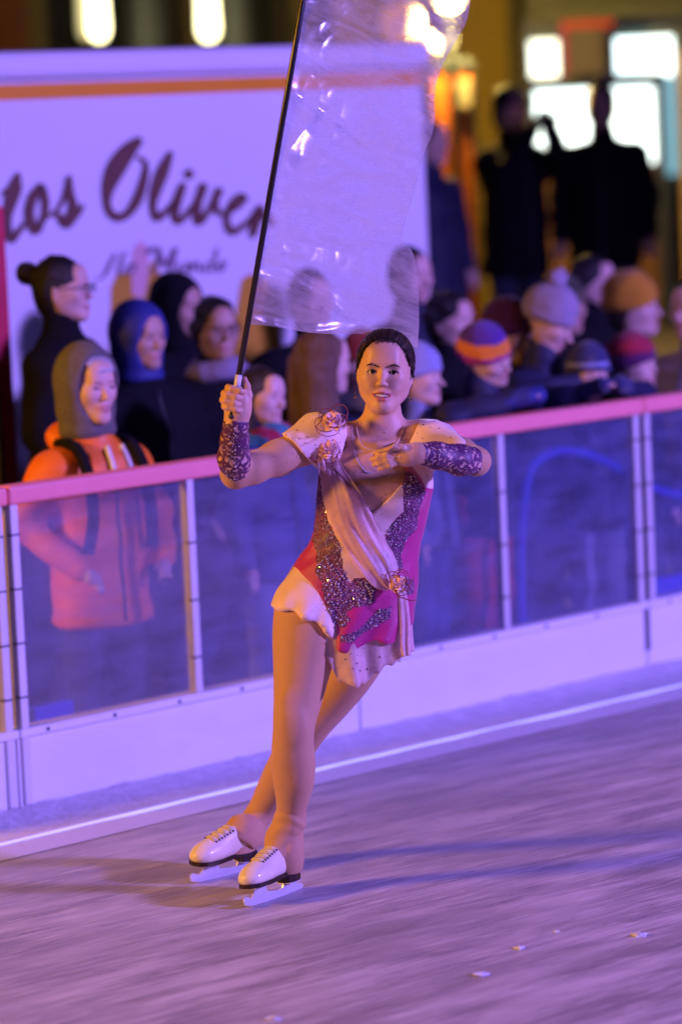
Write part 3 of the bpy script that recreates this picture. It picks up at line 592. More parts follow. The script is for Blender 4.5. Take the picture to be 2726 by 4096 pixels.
def hand_right(V):
    """Open relaxed hand crossing before the chest, fingers loosely together."""
    V.ell(sk(1618, 1822, -.305), (.036, .017, .031), rot('y', .12), .02); V.cone(sk(1668, 1812, -.30), sk(1635, 1818, -.303), .024, .024, .02)
    for i, (y0, y1, y2, L, r) in enumerate(((1798, 1800, 1812, 108, .0080), (1814, 1822, 1838, 118, .0084), (1830, 1842, 1860, 108, .0080), (1846, 1862, 1878, 88, .0070))):
        V.chain([(*sk(1602, y0, -.306), r*1.1), (*sk(1602-L*.48, y1, -.314), r), (*sk(1602-L*.78, (y1+y2)/2+2, -.305), r*.92), (*sk(1602-L, y2, -.290), r*.8)], .005)
    V.chain([(*sk(1640, 1806, -.31), .0115), (*sk(1608, 1790, -.325), .0098), (*sk(1578, 1788, -.33), .0086), (*sk(1556, 1796, -.328), .0072)], .006)
x0, x1 = min(sk(865, 1900, -.3)[0], sk(860, 3450, .4)[0]), sk(1985, 1750, -.1)[0]
hx = (HC[0]-.095, HC[0]+.095); zt, zc = HC[2]+.14, HC[2]-.17
hz = (sk(0+930, 1720, 0)[2], zt)
XS = axis(x0-.03, x1+.03, .0052, ((hx[0], hx[1], .0026), (sk(870, 1600, -.28)[0], sk(1012, 1600, -.28)[0]+.01, .003))); YS = axis(D0-.46, D0+.62, .0056, ((HC[1]-.125, HC[1]-.03, .0026), (D0-.40, D0-.30, .003))); ZS = axis(.06, zt, .0054, ((HC[2]-.14, zt, .0026), (HC[2]-.2, HC[2]-.14, .0035)))
V = Vol(XS, YS, ZS)
torso(V); V.chain(LEGF, .008); V.chain(LEGB, .008)
V.ell(sk(1174, 2912, -.098), (.036, .020, .042), None, .03); V.ell(sk(1150, 2850, -.085), (.030, .022, .05), None, .035); V.ell(sk(1196, 3050, -.04), (.030, .030, .075), None, .03)
nb = sk(1520, 1775, .03); V.cone(nb, sk(1530, 1640, .025), .060, .053, .03)
for a, b in ((ARML, FORL), (ARMR, FORR)): V.chain(a, .025); V.chain(b, .02)
V.cone(sk(1478, 1735, .035), sk(1330, 1748, .035), .040, .040, .04); V.cone(sk(1570, 1735, .035), sk(1672, 1752, .035), .040, .040, .04)      # trapezius to shoulders
for g in (1, -1): V.cone(sk(1520+g*14, 1778, -.048), sk(1520+g*120, 1762, -.02), .008, .009, .02)          # collar bones
build_head(V, HT, True, True, HW); hand_left(V); hand_right(V)
BV, BQ = V.mesh(); BV = relax(BV, BQ, 1); del V
lp = lip_mask(BV[BQ].mean(1), HT, True); px, py = proj(BV[BQ].mean(1)); ctr = BV[BQ].mean(1)
isarm = ((px < 1262) & (py > 1690) & (py < 2000)) | ((px > 1655) & (py > 1690) & (py < 1990)) ; mi = np.where(py > 2050, 1, np.where(isarm, 1, 0)); mi[lp] = 2
body = obj('body', BV, BQ, [SKIN, TIGHTS, LIP], skater, True, mi)
BODY = BVHTree.FromPolygons([tuple(v) for v in BV], [tuple(map(int, q)) for q in BQ])
def hit(x, y, tree=None, dmax=30):
    d = ray(x, y); L = np.linalg.norm(d); r = (tree or BODY).ray_cast(Vector(CAM), Vector(d/L), dmax)
    return (np.array(r[0]), np.array(r[1])) if r[0] is not None else (None, None)

# eyes, brows, teeth, lashes
for g in (-1, 1): eye(HT, g, skater, HW, (R_(5), R_(-3)))
HAIR = mat('dark_brown_hair', (.026, .015, .011), .34, .8, 14, .9, stretch=(16, 1.5, 3), spec=.5, bscale=30)
def on_head(x, y, z0=-.2, tree=BODY, up=.0005):
    """Point of the skin in front of head coordinates (x, y)."""
    o = HT[:3, :3]@np.array([x*HW, z0, y])+HT[:3, 3]; d = HT[:3, :3]@np.array([0, 1., 0]); r = tree.ray_cast(Vector(o), Vector(d/np.linalg.norm(d)))
    return np.array(r[0])+np.array(r[1])*up if r[0] is not None else o
for g in (-1, 1):
    pts = smooth_path([(g*.0125, .0195, .0020), (g*.022, .0230, .0032), (g*.034, .0265, .0030), (g*.046, .0235, .0016), (g*.051, .0195, .0005)], 16)
    m = MB(); m.tube([on_head(p[0], p[1]) for p in pts], [p[2] for p in pts], 6); m.build('eyebrow', HAIR, skater, True)
    pts = smooth_path([(g*.0180, .0035), (g*.025, .0092), (g*.033, .0108), (g*.041, .0082), (g*.0485, .0045)], 14); m = MB()
    m.tube([HT[:3, :3]@np.array([p[0]*HW, -.0838+.0035*abs(abs(p[0])-.032)/.015*2, p[1]-.0008])+HT[:3, 3] for p in pts], [.0007]+[.0017]*12+[.0009], 6); m.build('eyelashes', PU, skater, True)
TEETH = mat('tooth_enamel', (.80, .77, .70), .25, .04, 100, 0, spec=.6)
for i in range(10):
    a = (i-4.5)*.0047; m = MB(); yy = -.0842+(a/.024)**2*.010; hgt = .0085 if abs(i-4.5) < 1 else .0078
    V8 = [HT[:3, :3]@np.array([a+dx*.0023, yy+dy, -.0575-dz*hgt])+HT[:3, 3] for dz in (0, 1) for dy in (0, .004) for dx in (-1, 1)]
    m.add(V8, [(0, 1, 3, 2), (4, 6, 7, 5), (0, 4, 5, 1), (2, 3, 7, 6), (0, 2, 6, 4), (1, 5, 7, 3)]); m.build('tooth', TEETH, skater)
m = MB(); m.ball(HT[:3, :3]@np.array([0, -.062, -.066])+HT[:3, 3], .020, 12, 8, 0, (1.1, .5, .55)); m.build('mouth_inside', mat('mouth_dark', (.10, .02, .02), .5), skater, True)

# hair: slicked back from the hairline, with a low bun behind
V = Vol(axis(HC[0]-.12, HC[0]+.12, .003), axis(HC[1]-.12, HC[1]+.19, .0032), axis(HC[2]-.14, HC[2]+.15, .003))
def hl(x, y, z): return HT[:3, :3]@np.array([x, y, z])+HT[:3, 3]
HR = HT[:3, :3]/HS
V.ell(hl(0, .020, .040), (.0850, .0955, .0915), HR, .01); V.ell(hl(0, .03, -.01), (.0820, .075, .085), HR, .02); V.ell(hl(0, .125, -.0), (.045, .04, .045), HR, .015)
X, Y, Z = np.meshgrid(V.x, V.y, V.z, indexing='ij'); qx, qy = proj(np.stack((X, Y, Z), -1).reshape(-1, 3)); qx = qx.reshape(X.shape); qy = qy.reshape(X.shape)
facep = [(1420, 1760), (1418, 1560), (1424, 1482), (1434, 1430), (1452, 1386), (1490, 1364), (1540, 1358), (1592, 1372), (1622, 1402), (1640, 1450), (1648, 1510), (1664, 1570), (1660, 1760)]
pd = (polydist(qx, qy, facep)+4*np.sin(qx*.21+np.sin(qy*.13)*2)*np.sin(qy*.17))/1400
ql = (X-HC[0])*HR[0, 1]+(Y-HC[1])*HR[1, 1]+(Z-HC[2])*HR[2, 1]           # back-to-front in head frame
V.D += (.003*np.clip(1-np.maximum(pd, 0)*1400/10, 0, 1)*(ql < .02)).astype(np.float32)
V.clip(np.minimum(-pd, 1e9)*(ql < .035)+np.where(ql < .035, 0, -.02)); HV, HQ = V.mesh(); del V, X, Y, Z, qx, qy, pd, ql
HV = relax(HV, HQ, 1); lv_ = (HV-HC)@HR; ph_ = np.arctan2(lv_[:, 0], lv_[:, 2]-.03); HV = HV+normals(HV, HQ)*(.0011*np.sin(ph_*34+2*np.sin(ph_*9))+.0006*np.sin(ph_*83+lv_[:, 1]*30))[:, None]; obj('hair', HV, HQ, HAIR, skater)
m = MB(); np_ = 0
for i in range(900):                                                   # fine strands combed back from the hairline
    ph = rng.uniform(-1.75, 1.75); off = rng.uniform(-.0005, .0022); t0 = rng.uniform(.35, 1.1); ww = rng.uniform(-.05, .05)
    pts = []
    for th in np.linspace(t0, t0+rng.uniform(.5, 1.0), 9):
        p = ph+ww*(th-t0); q = hl((.0850+off)*math.sin(p)*math.sin(th), .020-(.0955+off)*math.cos(th), .040+(.0915+off)*math.cos(p)*math.sin(th))
        x_, y_ = proj(q[None])
        if polydist(x_, y_, facep)[0] > -5 or th > 1.7: pts.append(q)
    if len(pts) > 3: m.tube(pts, [.0003]+[.0008]*(len(pts)-2)+[.0003], 3, int(rng.uniform() < .35), cap=False)
hb = lerp_path(facep[1:12], 260)
for q_ in hb:                                                          # short fine hairs that soften the hairline
    cdir = q_-np.array([1540, 1590]); cdir /= np.linalg.norm(cdir); pts = []; sl_ = rng.uniform(-.5, .5); a0 = rng.uniform(-16, -3)
    for t in np.linspace(a0, 9, 5):
        h_, n_ = hit(*(q_+cdir*t+np.array([-cdir[1], cdir[0]])*sl_*t))
        if h_ is not None and np.linalg.norm(h_-HC) < .14: pts.append(h_-F_*(.0006+.0004*max(0, t+6)))
    if len(pts) > 3: m.tube(pts, [.0002]+[.0006]*(len(pts)-1), 3, cap=False)
o = m.build('hair_strands', [HAIR, mat('brown_hair_highlight', (.10, .055, .033), .35, .3, 30, 0, spec=.6)], skater, True); tag(o, kind='stuff')

# ------------------------------------------------------------------ dress
def cloth(name, c, rough=.5, sheen=.4, var=.12, bump=.25): return mat(name, c, rough, var, 18, bump, sheen=sheen, spec=.4, bscale=350)
MAG = cloth('magenta_satin', (.46, .012, .17), .36); PALE = cloth('pale_pink_mesh', (.84, .62, .58)); NUDE = cloth('nude_mesh', (.62, .38, .22))
def lace_mat(name, thread, under, scale, lo, hi):
    m = bpy.data.materials.new(name); m.use_nodes = True; n = m.node_tree; p = n.nodes['Principled BSDF']; L = n.links.new
    tc = n.nodes.new('ShaderNodeTexCoord'); nz = n.nodes.new('ShaderNodeTexNoise'); nz.inputs['Scale'].default_value = scale*.7; L(tc.outputs['Object'], nz.inputs[0])
    ad = n.nodes.new('ShaderNodeVectorMath'); ad.operation = 'MULTIPLY_ADD'; ad.inputs[1].default_value = (.04, .04, .04); L(nz.outputs['Color'], ad.inputs[0]); L(tc.outputs['Object'], ad.inputs[2])
    vo = n.nodes.new('ShaderNodeTexVoronoi'); vo.feature = 'DISTANCE_TO_EDGE'; vo.inputs['Scale'].default_value = scale; L(ad.outputs[0], vo.inputs[0])
    mr = n.nodes.new('ShaderNodeMapRange'); mr.inputs['From Min'].default_value = lo; mr.inputs['From Max'].default_value = hi; L(vo.outputs['Distance'], mr.inputs[0])
    mx = n.nodes.new('ShaderNodeMix'); mx.data_type = 'RGBA'; mx.inputs['A'].default_value = (*thread, 1); mx.inputs['B'].default_value = (*under, 1); L(mr.outputs[0], mx.inputs['Factor']); L(mx.outputs['Result'], p.inputs['Base Color'])
    p.inputs['Roughness'].default_value = .5; b = n.nodes.new('ShaderNodeBump'); b.invert = True; b.inputs['Strength'].default_value = .5; b.inputs['Distance'].default_value = .003; L(mr.outputs[0], b.inputs['Height']); L(b.outputs[0], p.inputs['Normal']); return m
LACE = lace_mat('plum_beaded_lace', (.10, .02, .09), (.34, .09, .22), 95, .10, .24); GLOVE = lace_mat('plum_lace_over_nude', (.09, .018, .085), (.60, .36, .30), 48, .16, .30)
def z3(p): return (1000+p[0]*.574, 1900+p[1]*.574)
BOD = [(1240, 1905), (1300, 1868), (1345, 1890), (1420, 1975), (1488, 2056), (1560, 1985), (1612, 1925), (1632, 1850), (1690, 1850), (1735, 1905), (1760, 1960), (1715, 2120), (1680, 2300), (1672, 2480), (1600, 2565), (1545, 2572), (1500, 2562), (1462, 2585), (1425, 2607), (1385, 2610), (1356, 2600), (1340, 2515), (1300, 2430), (1240, 2330), (1185, 2275), (1128, 2238), (1165, 2170), (1225, 2130), (1235, 2000)]
WPAN = [z3(p) for p in ((480, -80), (500, 130), (525, 240), (545, 330), (575, 375), (560, 410), (600, 430), (625, 480), (590, 500), (630, 540), (615, 580), (645, 640), (660, 690), (690, 752), (730, 716), (800, 712), (830, 660), (850, 560), (900, 500), (940, 530), (985, 480), (935, 440), (965, 385), (1015, 300), (1070, 255), (1065, 180), (1055, 60), (1070, -60))]
LACEP = [[z3(p) for p in ((440, -80), (480, -80), (500, 130), (545, 330), (625, 480), (645, 640), (690, 752), (760, 712), (830, 730), (880, 800), (850, 890), (720, 920), (660, 960), (690, 1010), (650, 1060), (590, 1040), (545, 960), (520, 860), (500, 740), (460, 690), (470, 560), (440, 450), (455, 350), (450, 200))],
         [z3(p) for p in ((1055, -40), (1150, 0), (1225, 120), (1180, 230), (1160, 380), (1085, 455), (1050, 560), (1065, 640), (1025, 700), (1000, 640), (1000, 560), (940, 440), (985, 340), (1070, 255))],
         [z3(p) for p in ((830, 600), (900, 510), (960, 560), (985, 640), (960, 690), (880, 660))],
         [z3(p) for p in ((620, 1120), (740, 1090), (830, 1000), (900, 930), (985, 920), (975, 1000), (880, 1050), (780, 1110), (700, 1175), (625, 1160))],
         [z3(p) for p in ((1000, 720), (1060, 700), (1140, 730), (1140, 830), (1060, 850))]]
V = Vol(axis(sk(1070, 2450, .1)[0], sk(1790, 1900, .1)[0], .0042), axis(D0-.24, D0+.26, .005), axis(sk(1400, 2640, 0)[2], sk(1400, 1820, 0)[2], .0042))
torso(V, .012, .03, ((2520, 1092, 1645, .136, .06), (2600, 1096, 1645, .142, .065), (2700, 1100, 1645, .145, .07)))
X, Y, Z = np.meshgrid(V.x, V.y, V.z, indexing='ij'); qx, qy = proj(np.stack((X, Y, Z), -1).reshape(-1, 3)); V.clip((polydist(qx, qy, BOD)/1400).reshape(X.shape)); del X, Y, Z
DV, DQ = V.mesh(); del V; qx, qy = proj(DV)
fold = np.exp(-((qy-2200)/80)**2)*np.clip((1420-qx)/150, 0, 1)*np.sin((qy+qx*.75)/13)*.0022+np.clip((qy-2380)/150, 0, 1)*np.sin(qx/26+qy/60)*.007*(qx > 1330)
DV = relax(DV, DQ, 1); DV = DV+normals(DV, DQ)*fold[:, None]; DV = wrinkle(DV, DQ, .0012, 60, 6, 5)
c = DV[DQ].mean(1); qx, qy = proj(c); front = c[:, 1] < D0+.06; dm = np.zeros(len(DQ), int); dm[inpoly(qx, qy, WPAN) & front] = 1
for P in LACEP: dm[inpoly(qx, qy, P) & front] = 2
edge = polydist(qx, qy, LACEP[0]); dm[(np.abs(edge) < 8*(.5+.5*np.sin(qx*.15)*np.sin(qy*.13))) & front & (dm != 1)] = 2
obj('bodice', DV, DQ, [MAG, PALE, LACE], skater, True, dm)
DRESS = BVHTree.FromPolygons([tuple(v) for v in DV], [tuple(map(int, q)) for q in DQ])
# trim line of beads on the magenta hip drape comes with the crystals below
def shell(name, prims, poly, box, mats, add, amp=.002, fq=70, seed=1, mf=None):
    (xa, xb), (ya, yb), (za, zb) = box; V = Vol(axis(xa, xb, .0042), axis(ya, yb, .0045), axis(za, zb, .0042)); prims(V, add)
    X, Y, Z = np.meshgrid(V.x, V.y, V.z, indexing='ij'); qx, qy = proj(np.stack((X, Y, Z), -1).reshape(-1, 3)); V.clip((polydist(qx, qy, poly)/1400).reshape(X.shape))
    v, q = V.mesh(); v = relax(v, q, 1)
    if name == 'skirt_panel':
        qx, qy = proj(v); f = np.clip((qy-np.interp(qx, (1070, 1180, 1300, 1345), (2330, 2360, 2410, 2500)))/90, 0, 1.2); v = v+normals(v, q)*(f*(.005+.006*np.sin(qx/17.+qy/50.)))[:, None]
    v = wrinkle(v, q, amp, fq, 7, seed); return v, q, obj(name, v, q, mats, skater)
bx = lambda x0, x1, y0, y1: ((sk(x0, y1, -.1)[0]-.02, sk(x1, y0, -.1)[0]+.02), (D0-.40, D0+.17), (sk((x0+x1)/2, y1, -.1)[2]-.03, sk((x0+x1)/2, y0, -.1)[2]+.03))
def sl(V, a): V.chain(ARML[:3], .02, a); V.cone(sk(1478, 1735, .035), sk(1320, 1740, .035), .040+a, .050+a, .03); V.ell(sk(1285, 1738, .01), (.062+a*.5, .062+a, .058+a), None, .03); torso(V, a)
def sr(V, a): V.chain(ARMR[:3], .02, a); V.cone(sk(1570, 1735, .035), sk(1672, 1748, .035), .040+a, .046+a, .03); V.ell(sk(1712, 1750, .01), (.062+a*.5, .06+a, .056+a), None, .03); torso(V, a)
SLL = [(1128, 1736), (1180, 1704), (1229, 1655), (1265, 1650), (1300, 1668), (1385, 1690), (1392, 1740), (1372, 1800), (1340, 1885), (1291, 1880), (1264, 1876), (1244, 1858), (1202, 1806), (1168, 1764)]
SLR = [(1630, 1850), (1636, 1775), (1672, 1680), (1745, 1680), (1790, 1700), (1862, 1765), (1872, 1850), (1805, 1912), (1742, 1964), (1700, 1950)]
s1 = shell('sleeve', sl, SLL, bx(1100, 1420, 1640, 1900), PALE, .012, .004, 55, 11); s2 = shell('sleeve', sr, SLR, bx(1610, 1890, 1660, 1980), PALE, .012, .004, 55, 12)
GL = [(870, 1700), (1010, 1688), (1012, 1800), (1000, 1925), (940, 1938), (905, 1900), (868, 1840)]
g1_ = shell('lace_glove', lambda V, a: (V.chain(FORL, .02, a), V.cone(sk(942, 1702, -.27), sk(946, 1670, -.278), .029+a, .030+a, .02)), [(850, 1682), (1020, 1682), (1014, 1800), (1002, 1925), (940, 1944), (905, 1905), (850, 1850)], ((sk(850, 1950, -.2)[0], sk(1030, 1650, -.2)[0]), (D0-.36, D0-.02), (sk(940, 1960, -.1)[2]-.02, sk(940, 1670, -.3)[2]+.03)), GLOVE, .0028, .0008, 120, 3)
g2_ = shell('lace_glove', lambda V, a: V.chain(FORR, .02, a), [(1640, 1700), (1990, 1700), (1990, 1960), (1640, 1960)], ((sk(1630, 1950, -.3)[0], sk(1995, 1700, -.2)[0]), (D0-.40, D0-.08), (sk(1800, 1950, -.2)[2], sk(1800, 1730, -.2)[2])), GLOVE, .0028, .0008, 120, 4)
shell('skirt_panel', lambda V, a: (torso(V, a), V.chain(LEGF[:16], .02, a)), [(1118, 2225), (1190, 2262), (1260, 2330), (1320, 2430), (1362, 2520), (1372, 2640), (1345, 2625), (1330, 2560), (1300, 2508), (1240, 2480), (1180, 2446), (1120, 2432), (1066, 2418), (1070, 2340)], ((sk(1060, 2450, 0)[0]-.02, sk(1390, 2300, 0)[0]+.02), (D0-.2, D0+.25), (sk(1200, 2660, 0)[2], sk(1200, 2200, 0)[2])), PALE, .0065, .0012, 60, 31)
# skirt: thin flared sheet round the hips, its hem cut high over the standing leg
rg = {}
SR = [(2200, 1224, 1674, .099, .03), (2250, 1170, 1664, .111, .035), (2340, 1116, 1653, .125, .045), (2430, 1086, 1646, .134, .05), (2520, 1082, 1640, .136, .055), (2580, 1090, 1640, .138, .06), (2720, 1120, 1650, .150, .065)]
SRa = np.array(SR)
hem_t = np.array([0, .10, .22, .32, .40, .47, .53, .56, .60, .655, .75, .88, 1.0, 1.25, 1.5, 1.75, 2.0])*math.pi
hem_y = np.array([2612, 2622, 2632, 2650, 2702, 2712, 2690, 2610, 2540, 2496, 2460, 2425, 2412, 2470, 2560, 2620, 2612])
G = []
for k in range(30):
    row = []
    for j in range(220):
        th = (1.06*math.pi+1.51*math.pi*j/219) % (2*math.pi); yb = np.interp(th, hem_t, hem_y)+4*math.sin(th*31)+3*math.sin(th*53+1); yy = 2225+(yb-2225)*k/29
        xl, xr, t_, w = [np.interp(yy, SRa[:, 0], SRa[:, i]) for i in range(1, 5)]; f = max(0, (yy-2380)/300)
        amp = f*(.012*math.sin(th*9+.6)+.008*math.sin(th*17+2))*(1.0 if th < .54*math.pi or th > 1.1*math.pi else .25)
        cx = (xl+xr)/2; c = sk(cx, yy, w); rx = (xr-xl)/2/FPX*(D0+w)+amp; ry = t_+amp
        row.append(c+np.array([rx*math.copysign(abs(math.cos(th))**.92, math.cos(th)), -ry*math.copysign(abs(math.sin(th))**.92, math.sin(th)), 0]))
    G.append(row)
PALE2 = see_through('pale_pink_chiffon', (.86, .66, .64), .12, .5, .03, 40, .8, 1.2, .15)
m = MB(); m.grid(G); so = m.build('skirt', PALE2, skater, True); so.modifiers.new('thickness', 'SOLIDIFY').thickness = .0015
SK = BVHTree.FromPolygons(m.v, m.f)
# sash from the shoulder flowers across to the hip flower, lying in folds on the bodice
CH = see_through('pale_pink_sash_chiffon', (.92, .70, .70), .28, .5, .04, 30, .7, 1.3, .2)
EL = smooth_path([z3(p) for p in ((478, -170), (470, -60), (498, 60), (512, 170), (560, 330), (650, 500), (770, 680), (870, 785), (955, 808))], 60); ER = smooth_path([z3(p) for p in ((600, -175), (640, -60), (715, 40), (795, 165), (858, 310), (930, 450), (1005, 560), (1030, 680), (985, 770))], 60)
G = []
for i in range(60):
    row = []
    for j in range(34):
        u = j/33; q = EL[i]*(1-u)+ER[i]*u; h = hit(*q, DRESS)[0]; h2 = hit(*q)[0]; b = h if h is not None else h2
        dd = float((b-CAM)@F_) if b is not None else D0-.1
        t = i/59; dd -= .009+.010*math.sin(u*math.pi)+.0030*math.sin(u*17+3*t+2*math.sin(t*5))+.0012*math.sin(u*37+t*9)
        row.append(pix(*q, dd))
    G.append(row)
for _ in range(2):
    A_ = np.array(G); B_ = A_.copy(); B_[1:-1] = (A_[:-2]+A_[1:-1]*2+A_[2:])/4; G = B_
m = MB(); m.grid(G); o = m.build('sash', CH, skater, True); o.modifiers.new('thickness', 'SOLIDIFY').thickness = .001; SASH = BVHTree.FromPolygons(m.v, m.f)
TL = smooth_path([(1560, 2325), (1568, 2420), (1575, 2500), (1580, 2590), (1600, 2630)], 30); TR = smooth_path([(1615, 2325), (1632, 2420), (1640, 2500), (1641, 2560), (1640, 2622)], 30); G = []
for i in range(30): G.append([pix(*(TL[i]*(1-j/15)+TR[i]*(j/15)), D0-.045-.01*math.sin(j/15*math.pi)-.005*math.sin(j*1.0+i*.06)*(i/29)**.7) for j in range(16)])
m = MB(); m.grid(G); o = m.build('sash_tail', CH, skater, True); o.modifiers.new('thickness', 'SOLIDIFY').thickness = .001
# flowers and ribbon curls
PET = mat('dusty_rose_organza', (.78, .48, .46), .4, .2, 60, .1, sheen=.3); RIB = mat('wine_ribbon', (.22, .01, .035), .35, .2, 50, .05, sheen=.3)
def rose(name, c, r, nrm, turns=5, seed=1):
    g = np.random.default_rng(seed); n = np.array(nrm, float); n /= np.linalg.norm(n); a = np.cross(n, (0, 0, 1.)); a /= np.linalg.norm(a); b = np.cross(n, a); m = MB()
    k = 0
    for ring in range(turns):
        rr = r*(.18+.82*ring/(turns-1)); npet = 3+ring
        for p in range(npet):
            ph = 2*math.pi*p/npet+ring*.9+g.uniform(-.2, .2); wd = 2*math.pi/npet*.75; Gp = []
            for u in np.linspace(0, 1, 5):
                row = []
                for v in np.linspace(-1, 1, 7):
                    q = ph+v*wd; rad = rr*(.45+.55*u)*(1+.06*math.sin(v*5+k)); hh = r*(.55*(1-ring/turns)+.28*u*(1-.5*ring/turns)-.18*u*u*ring/turns)+.004*math.sin(v*4+ring)*u
                    row.append(np.array(c)+a*rad*math.cos(q)+b*rad*math.sin(q)+n*hh*(1-.25*v*v))
                Gp.append(row)
            m.grid(Gp); k += 1
    o = m.build(name, PET, skater, True); o.modifiers.new('thickness', 'SOLIDIFY').thickness = .0008
    m = MB()
    for i in range(5):
        ph = g.uniform(0, 6.3); L = r*g.uniform(.9, 1.5); pts = [np.array(c)+a*math.cos(ph+t*1.9)*L*(.6+.55*math.sin(t*2.6))+b*math.sin(ph+t*1.9)*L*(.6+.55*math.sin(t*2.6))+n*r*(.15+.35*math.sin(t*3)) for t in np.linspace(0, 1.25, 14)]
        m.tube(pts, .0013, 5)
    m.build('ribbon_curl', RIB, o, True)
nf = -F_+np.array([-.15, 0, .15])
h = hit(1313, 1802, None)[0]; rose('rose', h-F_*.040, .037, nf, 5, 2)
h = sk(1330, 1690, -.07); rose('organza_bow', h, .036, nf+np.array([0, 0, .6]), 4, 3)
h = sk(1592, 2338, -.10); rose('hip_flower', h, .026, nf, 4, 4)
m = MB(); m.tube([sk(*p) for p in ((1560, 2330, -.1), (1590, 2385, -.115), (1640, 2402, -.11), (1668, 2400, -.1))], .002, 5); m.tube([sk(*p) for p in ((1600, 2345, -.1), (1625, 2365, -.12), (1652, 2310, -.1))], .002, 5); m.build('ribbon_end', RIB, skater, True)
# crystals
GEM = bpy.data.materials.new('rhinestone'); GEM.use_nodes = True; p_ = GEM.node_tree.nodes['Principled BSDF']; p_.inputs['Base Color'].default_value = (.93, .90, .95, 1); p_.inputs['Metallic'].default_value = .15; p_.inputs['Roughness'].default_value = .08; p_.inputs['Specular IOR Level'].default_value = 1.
nzg = GEM.node_tree.nodes.new('ShaderNodeTexNoise'); nzg.inputs['Scale'].default_value = 160; mxg = GEM.node_tree.nodes.new('ShaderNodeMix'); mxg.data_type = 'RGBA'; mxg.inputs['A'].default_value = (.25, .18, .32, 1); mxg.inputs['B'].default_value = (1, .97, .95, 1); GEM.node_tree.links.new(nzg.outputs['Fac'], mxg.inputs['Factor']); GEM.node_tree.links.new(mxg.outputs['Result'], p_.inputs['Base Color'])  # bright and dark noise in the colour stands in for the stones' sparkle
DARKGEM = mat('dark_bead', (.05, .02, .06), .2, .2, 50, 0, spec=.8)
def scatter(name, polys, n, tree, r, mt, seed=0, lift=.6, mind=0):
    g = np.random.default_rng(seed); m = MB(); got = []
    for P in polys:
        A_ = np.array(P); lo, hi = A_.min(0), A_.max(0); area = abs(sum(P[i-1][0]*P[i][1]-P[i][0]*P[i-1][1] for i in range(len(P))))/2
        c = 0; tries = 0; want = int(n*area/1e4); 
        while c < want and tries < want*30:
            tries += 1; q = g.uniform(lo, hi)
            if not inpoly(q[0], q[1], P): continue
            if mind and got and min((q[0]-a)**2+(q[1]-b)**2 for a, b in got) < mind*mind: continue
            h, nn = hit(q[0], q[1], tree)
            if h is None: continue
            m.gem(h-F_*r*lift, r*g.choice((.6, .75, .9, 1.1, 1.5))); got.append(q); c += 1
    return tag(m.build(name, mt, skater), kind='stuff')
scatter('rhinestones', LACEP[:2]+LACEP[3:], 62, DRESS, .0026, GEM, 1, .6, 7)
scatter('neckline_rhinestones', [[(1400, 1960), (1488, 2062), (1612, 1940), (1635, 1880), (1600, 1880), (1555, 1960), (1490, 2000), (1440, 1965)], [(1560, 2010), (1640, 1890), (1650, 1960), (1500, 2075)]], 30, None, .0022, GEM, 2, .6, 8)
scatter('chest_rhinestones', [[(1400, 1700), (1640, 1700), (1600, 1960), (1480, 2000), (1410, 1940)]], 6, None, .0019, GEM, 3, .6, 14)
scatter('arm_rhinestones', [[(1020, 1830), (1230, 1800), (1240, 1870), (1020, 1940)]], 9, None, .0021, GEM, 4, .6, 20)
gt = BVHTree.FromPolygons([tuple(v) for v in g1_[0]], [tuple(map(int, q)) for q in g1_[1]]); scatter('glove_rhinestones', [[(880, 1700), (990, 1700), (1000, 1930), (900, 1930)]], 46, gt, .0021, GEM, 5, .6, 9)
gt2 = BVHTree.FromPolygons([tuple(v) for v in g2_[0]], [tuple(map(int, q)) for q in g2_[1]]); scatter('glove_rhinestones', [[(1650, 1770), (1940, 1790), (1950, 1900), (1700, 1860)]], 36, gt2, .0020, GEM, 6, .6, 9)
for s_, P, sd in ((s1, SLL, 7), (s2, SLR, 8)):
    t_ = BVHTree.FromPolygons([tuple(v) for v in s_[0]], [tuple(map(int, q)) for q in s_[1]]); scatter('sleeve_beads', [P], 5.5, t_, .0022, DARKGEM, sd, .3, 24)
scatter('skirt_beads', [[(1100, 2400), (1150, 2250), (1240, 2340), (1330, 2500), (1320, 2520), (1200, 2450)], [(1340, 2600), (1480, 2590), (1630, 2570), (1630, 2610), (1450, 2700), (1330, 2680)]], 6, SK, .0022, DARKGEM, 9, .3, 22)
# necklace, neckline edge, earrings
CHAINP = smooth_path([(1409, 1700), (1411, 1767), (1422, 1824), (1441, 1862), (1464, 1889), (1495, 1886), (1535, 1862), (1590, 1800), (1622, 1730)], 46); m = MB()
for i, q in enumerate(CHAINP):
    h = hit(*q)[0]
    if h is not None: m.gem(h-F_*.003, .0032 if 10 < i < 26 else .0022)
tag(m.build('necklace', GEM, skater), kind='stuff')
m = MB(); pts = []
for q in smooth_path([(1424, 1690), (1428, 1735), (1444, 1778), (1478, 1801), (1520, 1806), (1565, 1790), (1598, 1750), (1614, 1705)], 30):
    h = hit(*q)[0]; pts.append(h-F_*.001 if h is not None else sk(*q, -.03))
m.tube(pts, .0028, 6); m.build('neckline_edge', NUDE, skater, True)
GOLDM = mat('gold_metal', (.85, .55, .18), .2, .1, 80, 0, metal=1.)
for x, y, w in ((1417, 1566, -.025), (1641, 1580, -.02)):
    m = MB(); a = sk(x, y, w); m.tube([a, a-np.array([0, 0, .012])], .0011, 5); m.gem(a-np.array([0, 0, .016]), .0045); m.gem(a-np.array([0, 0, .006]), .003); m.build('earring', GOLDM, skater)

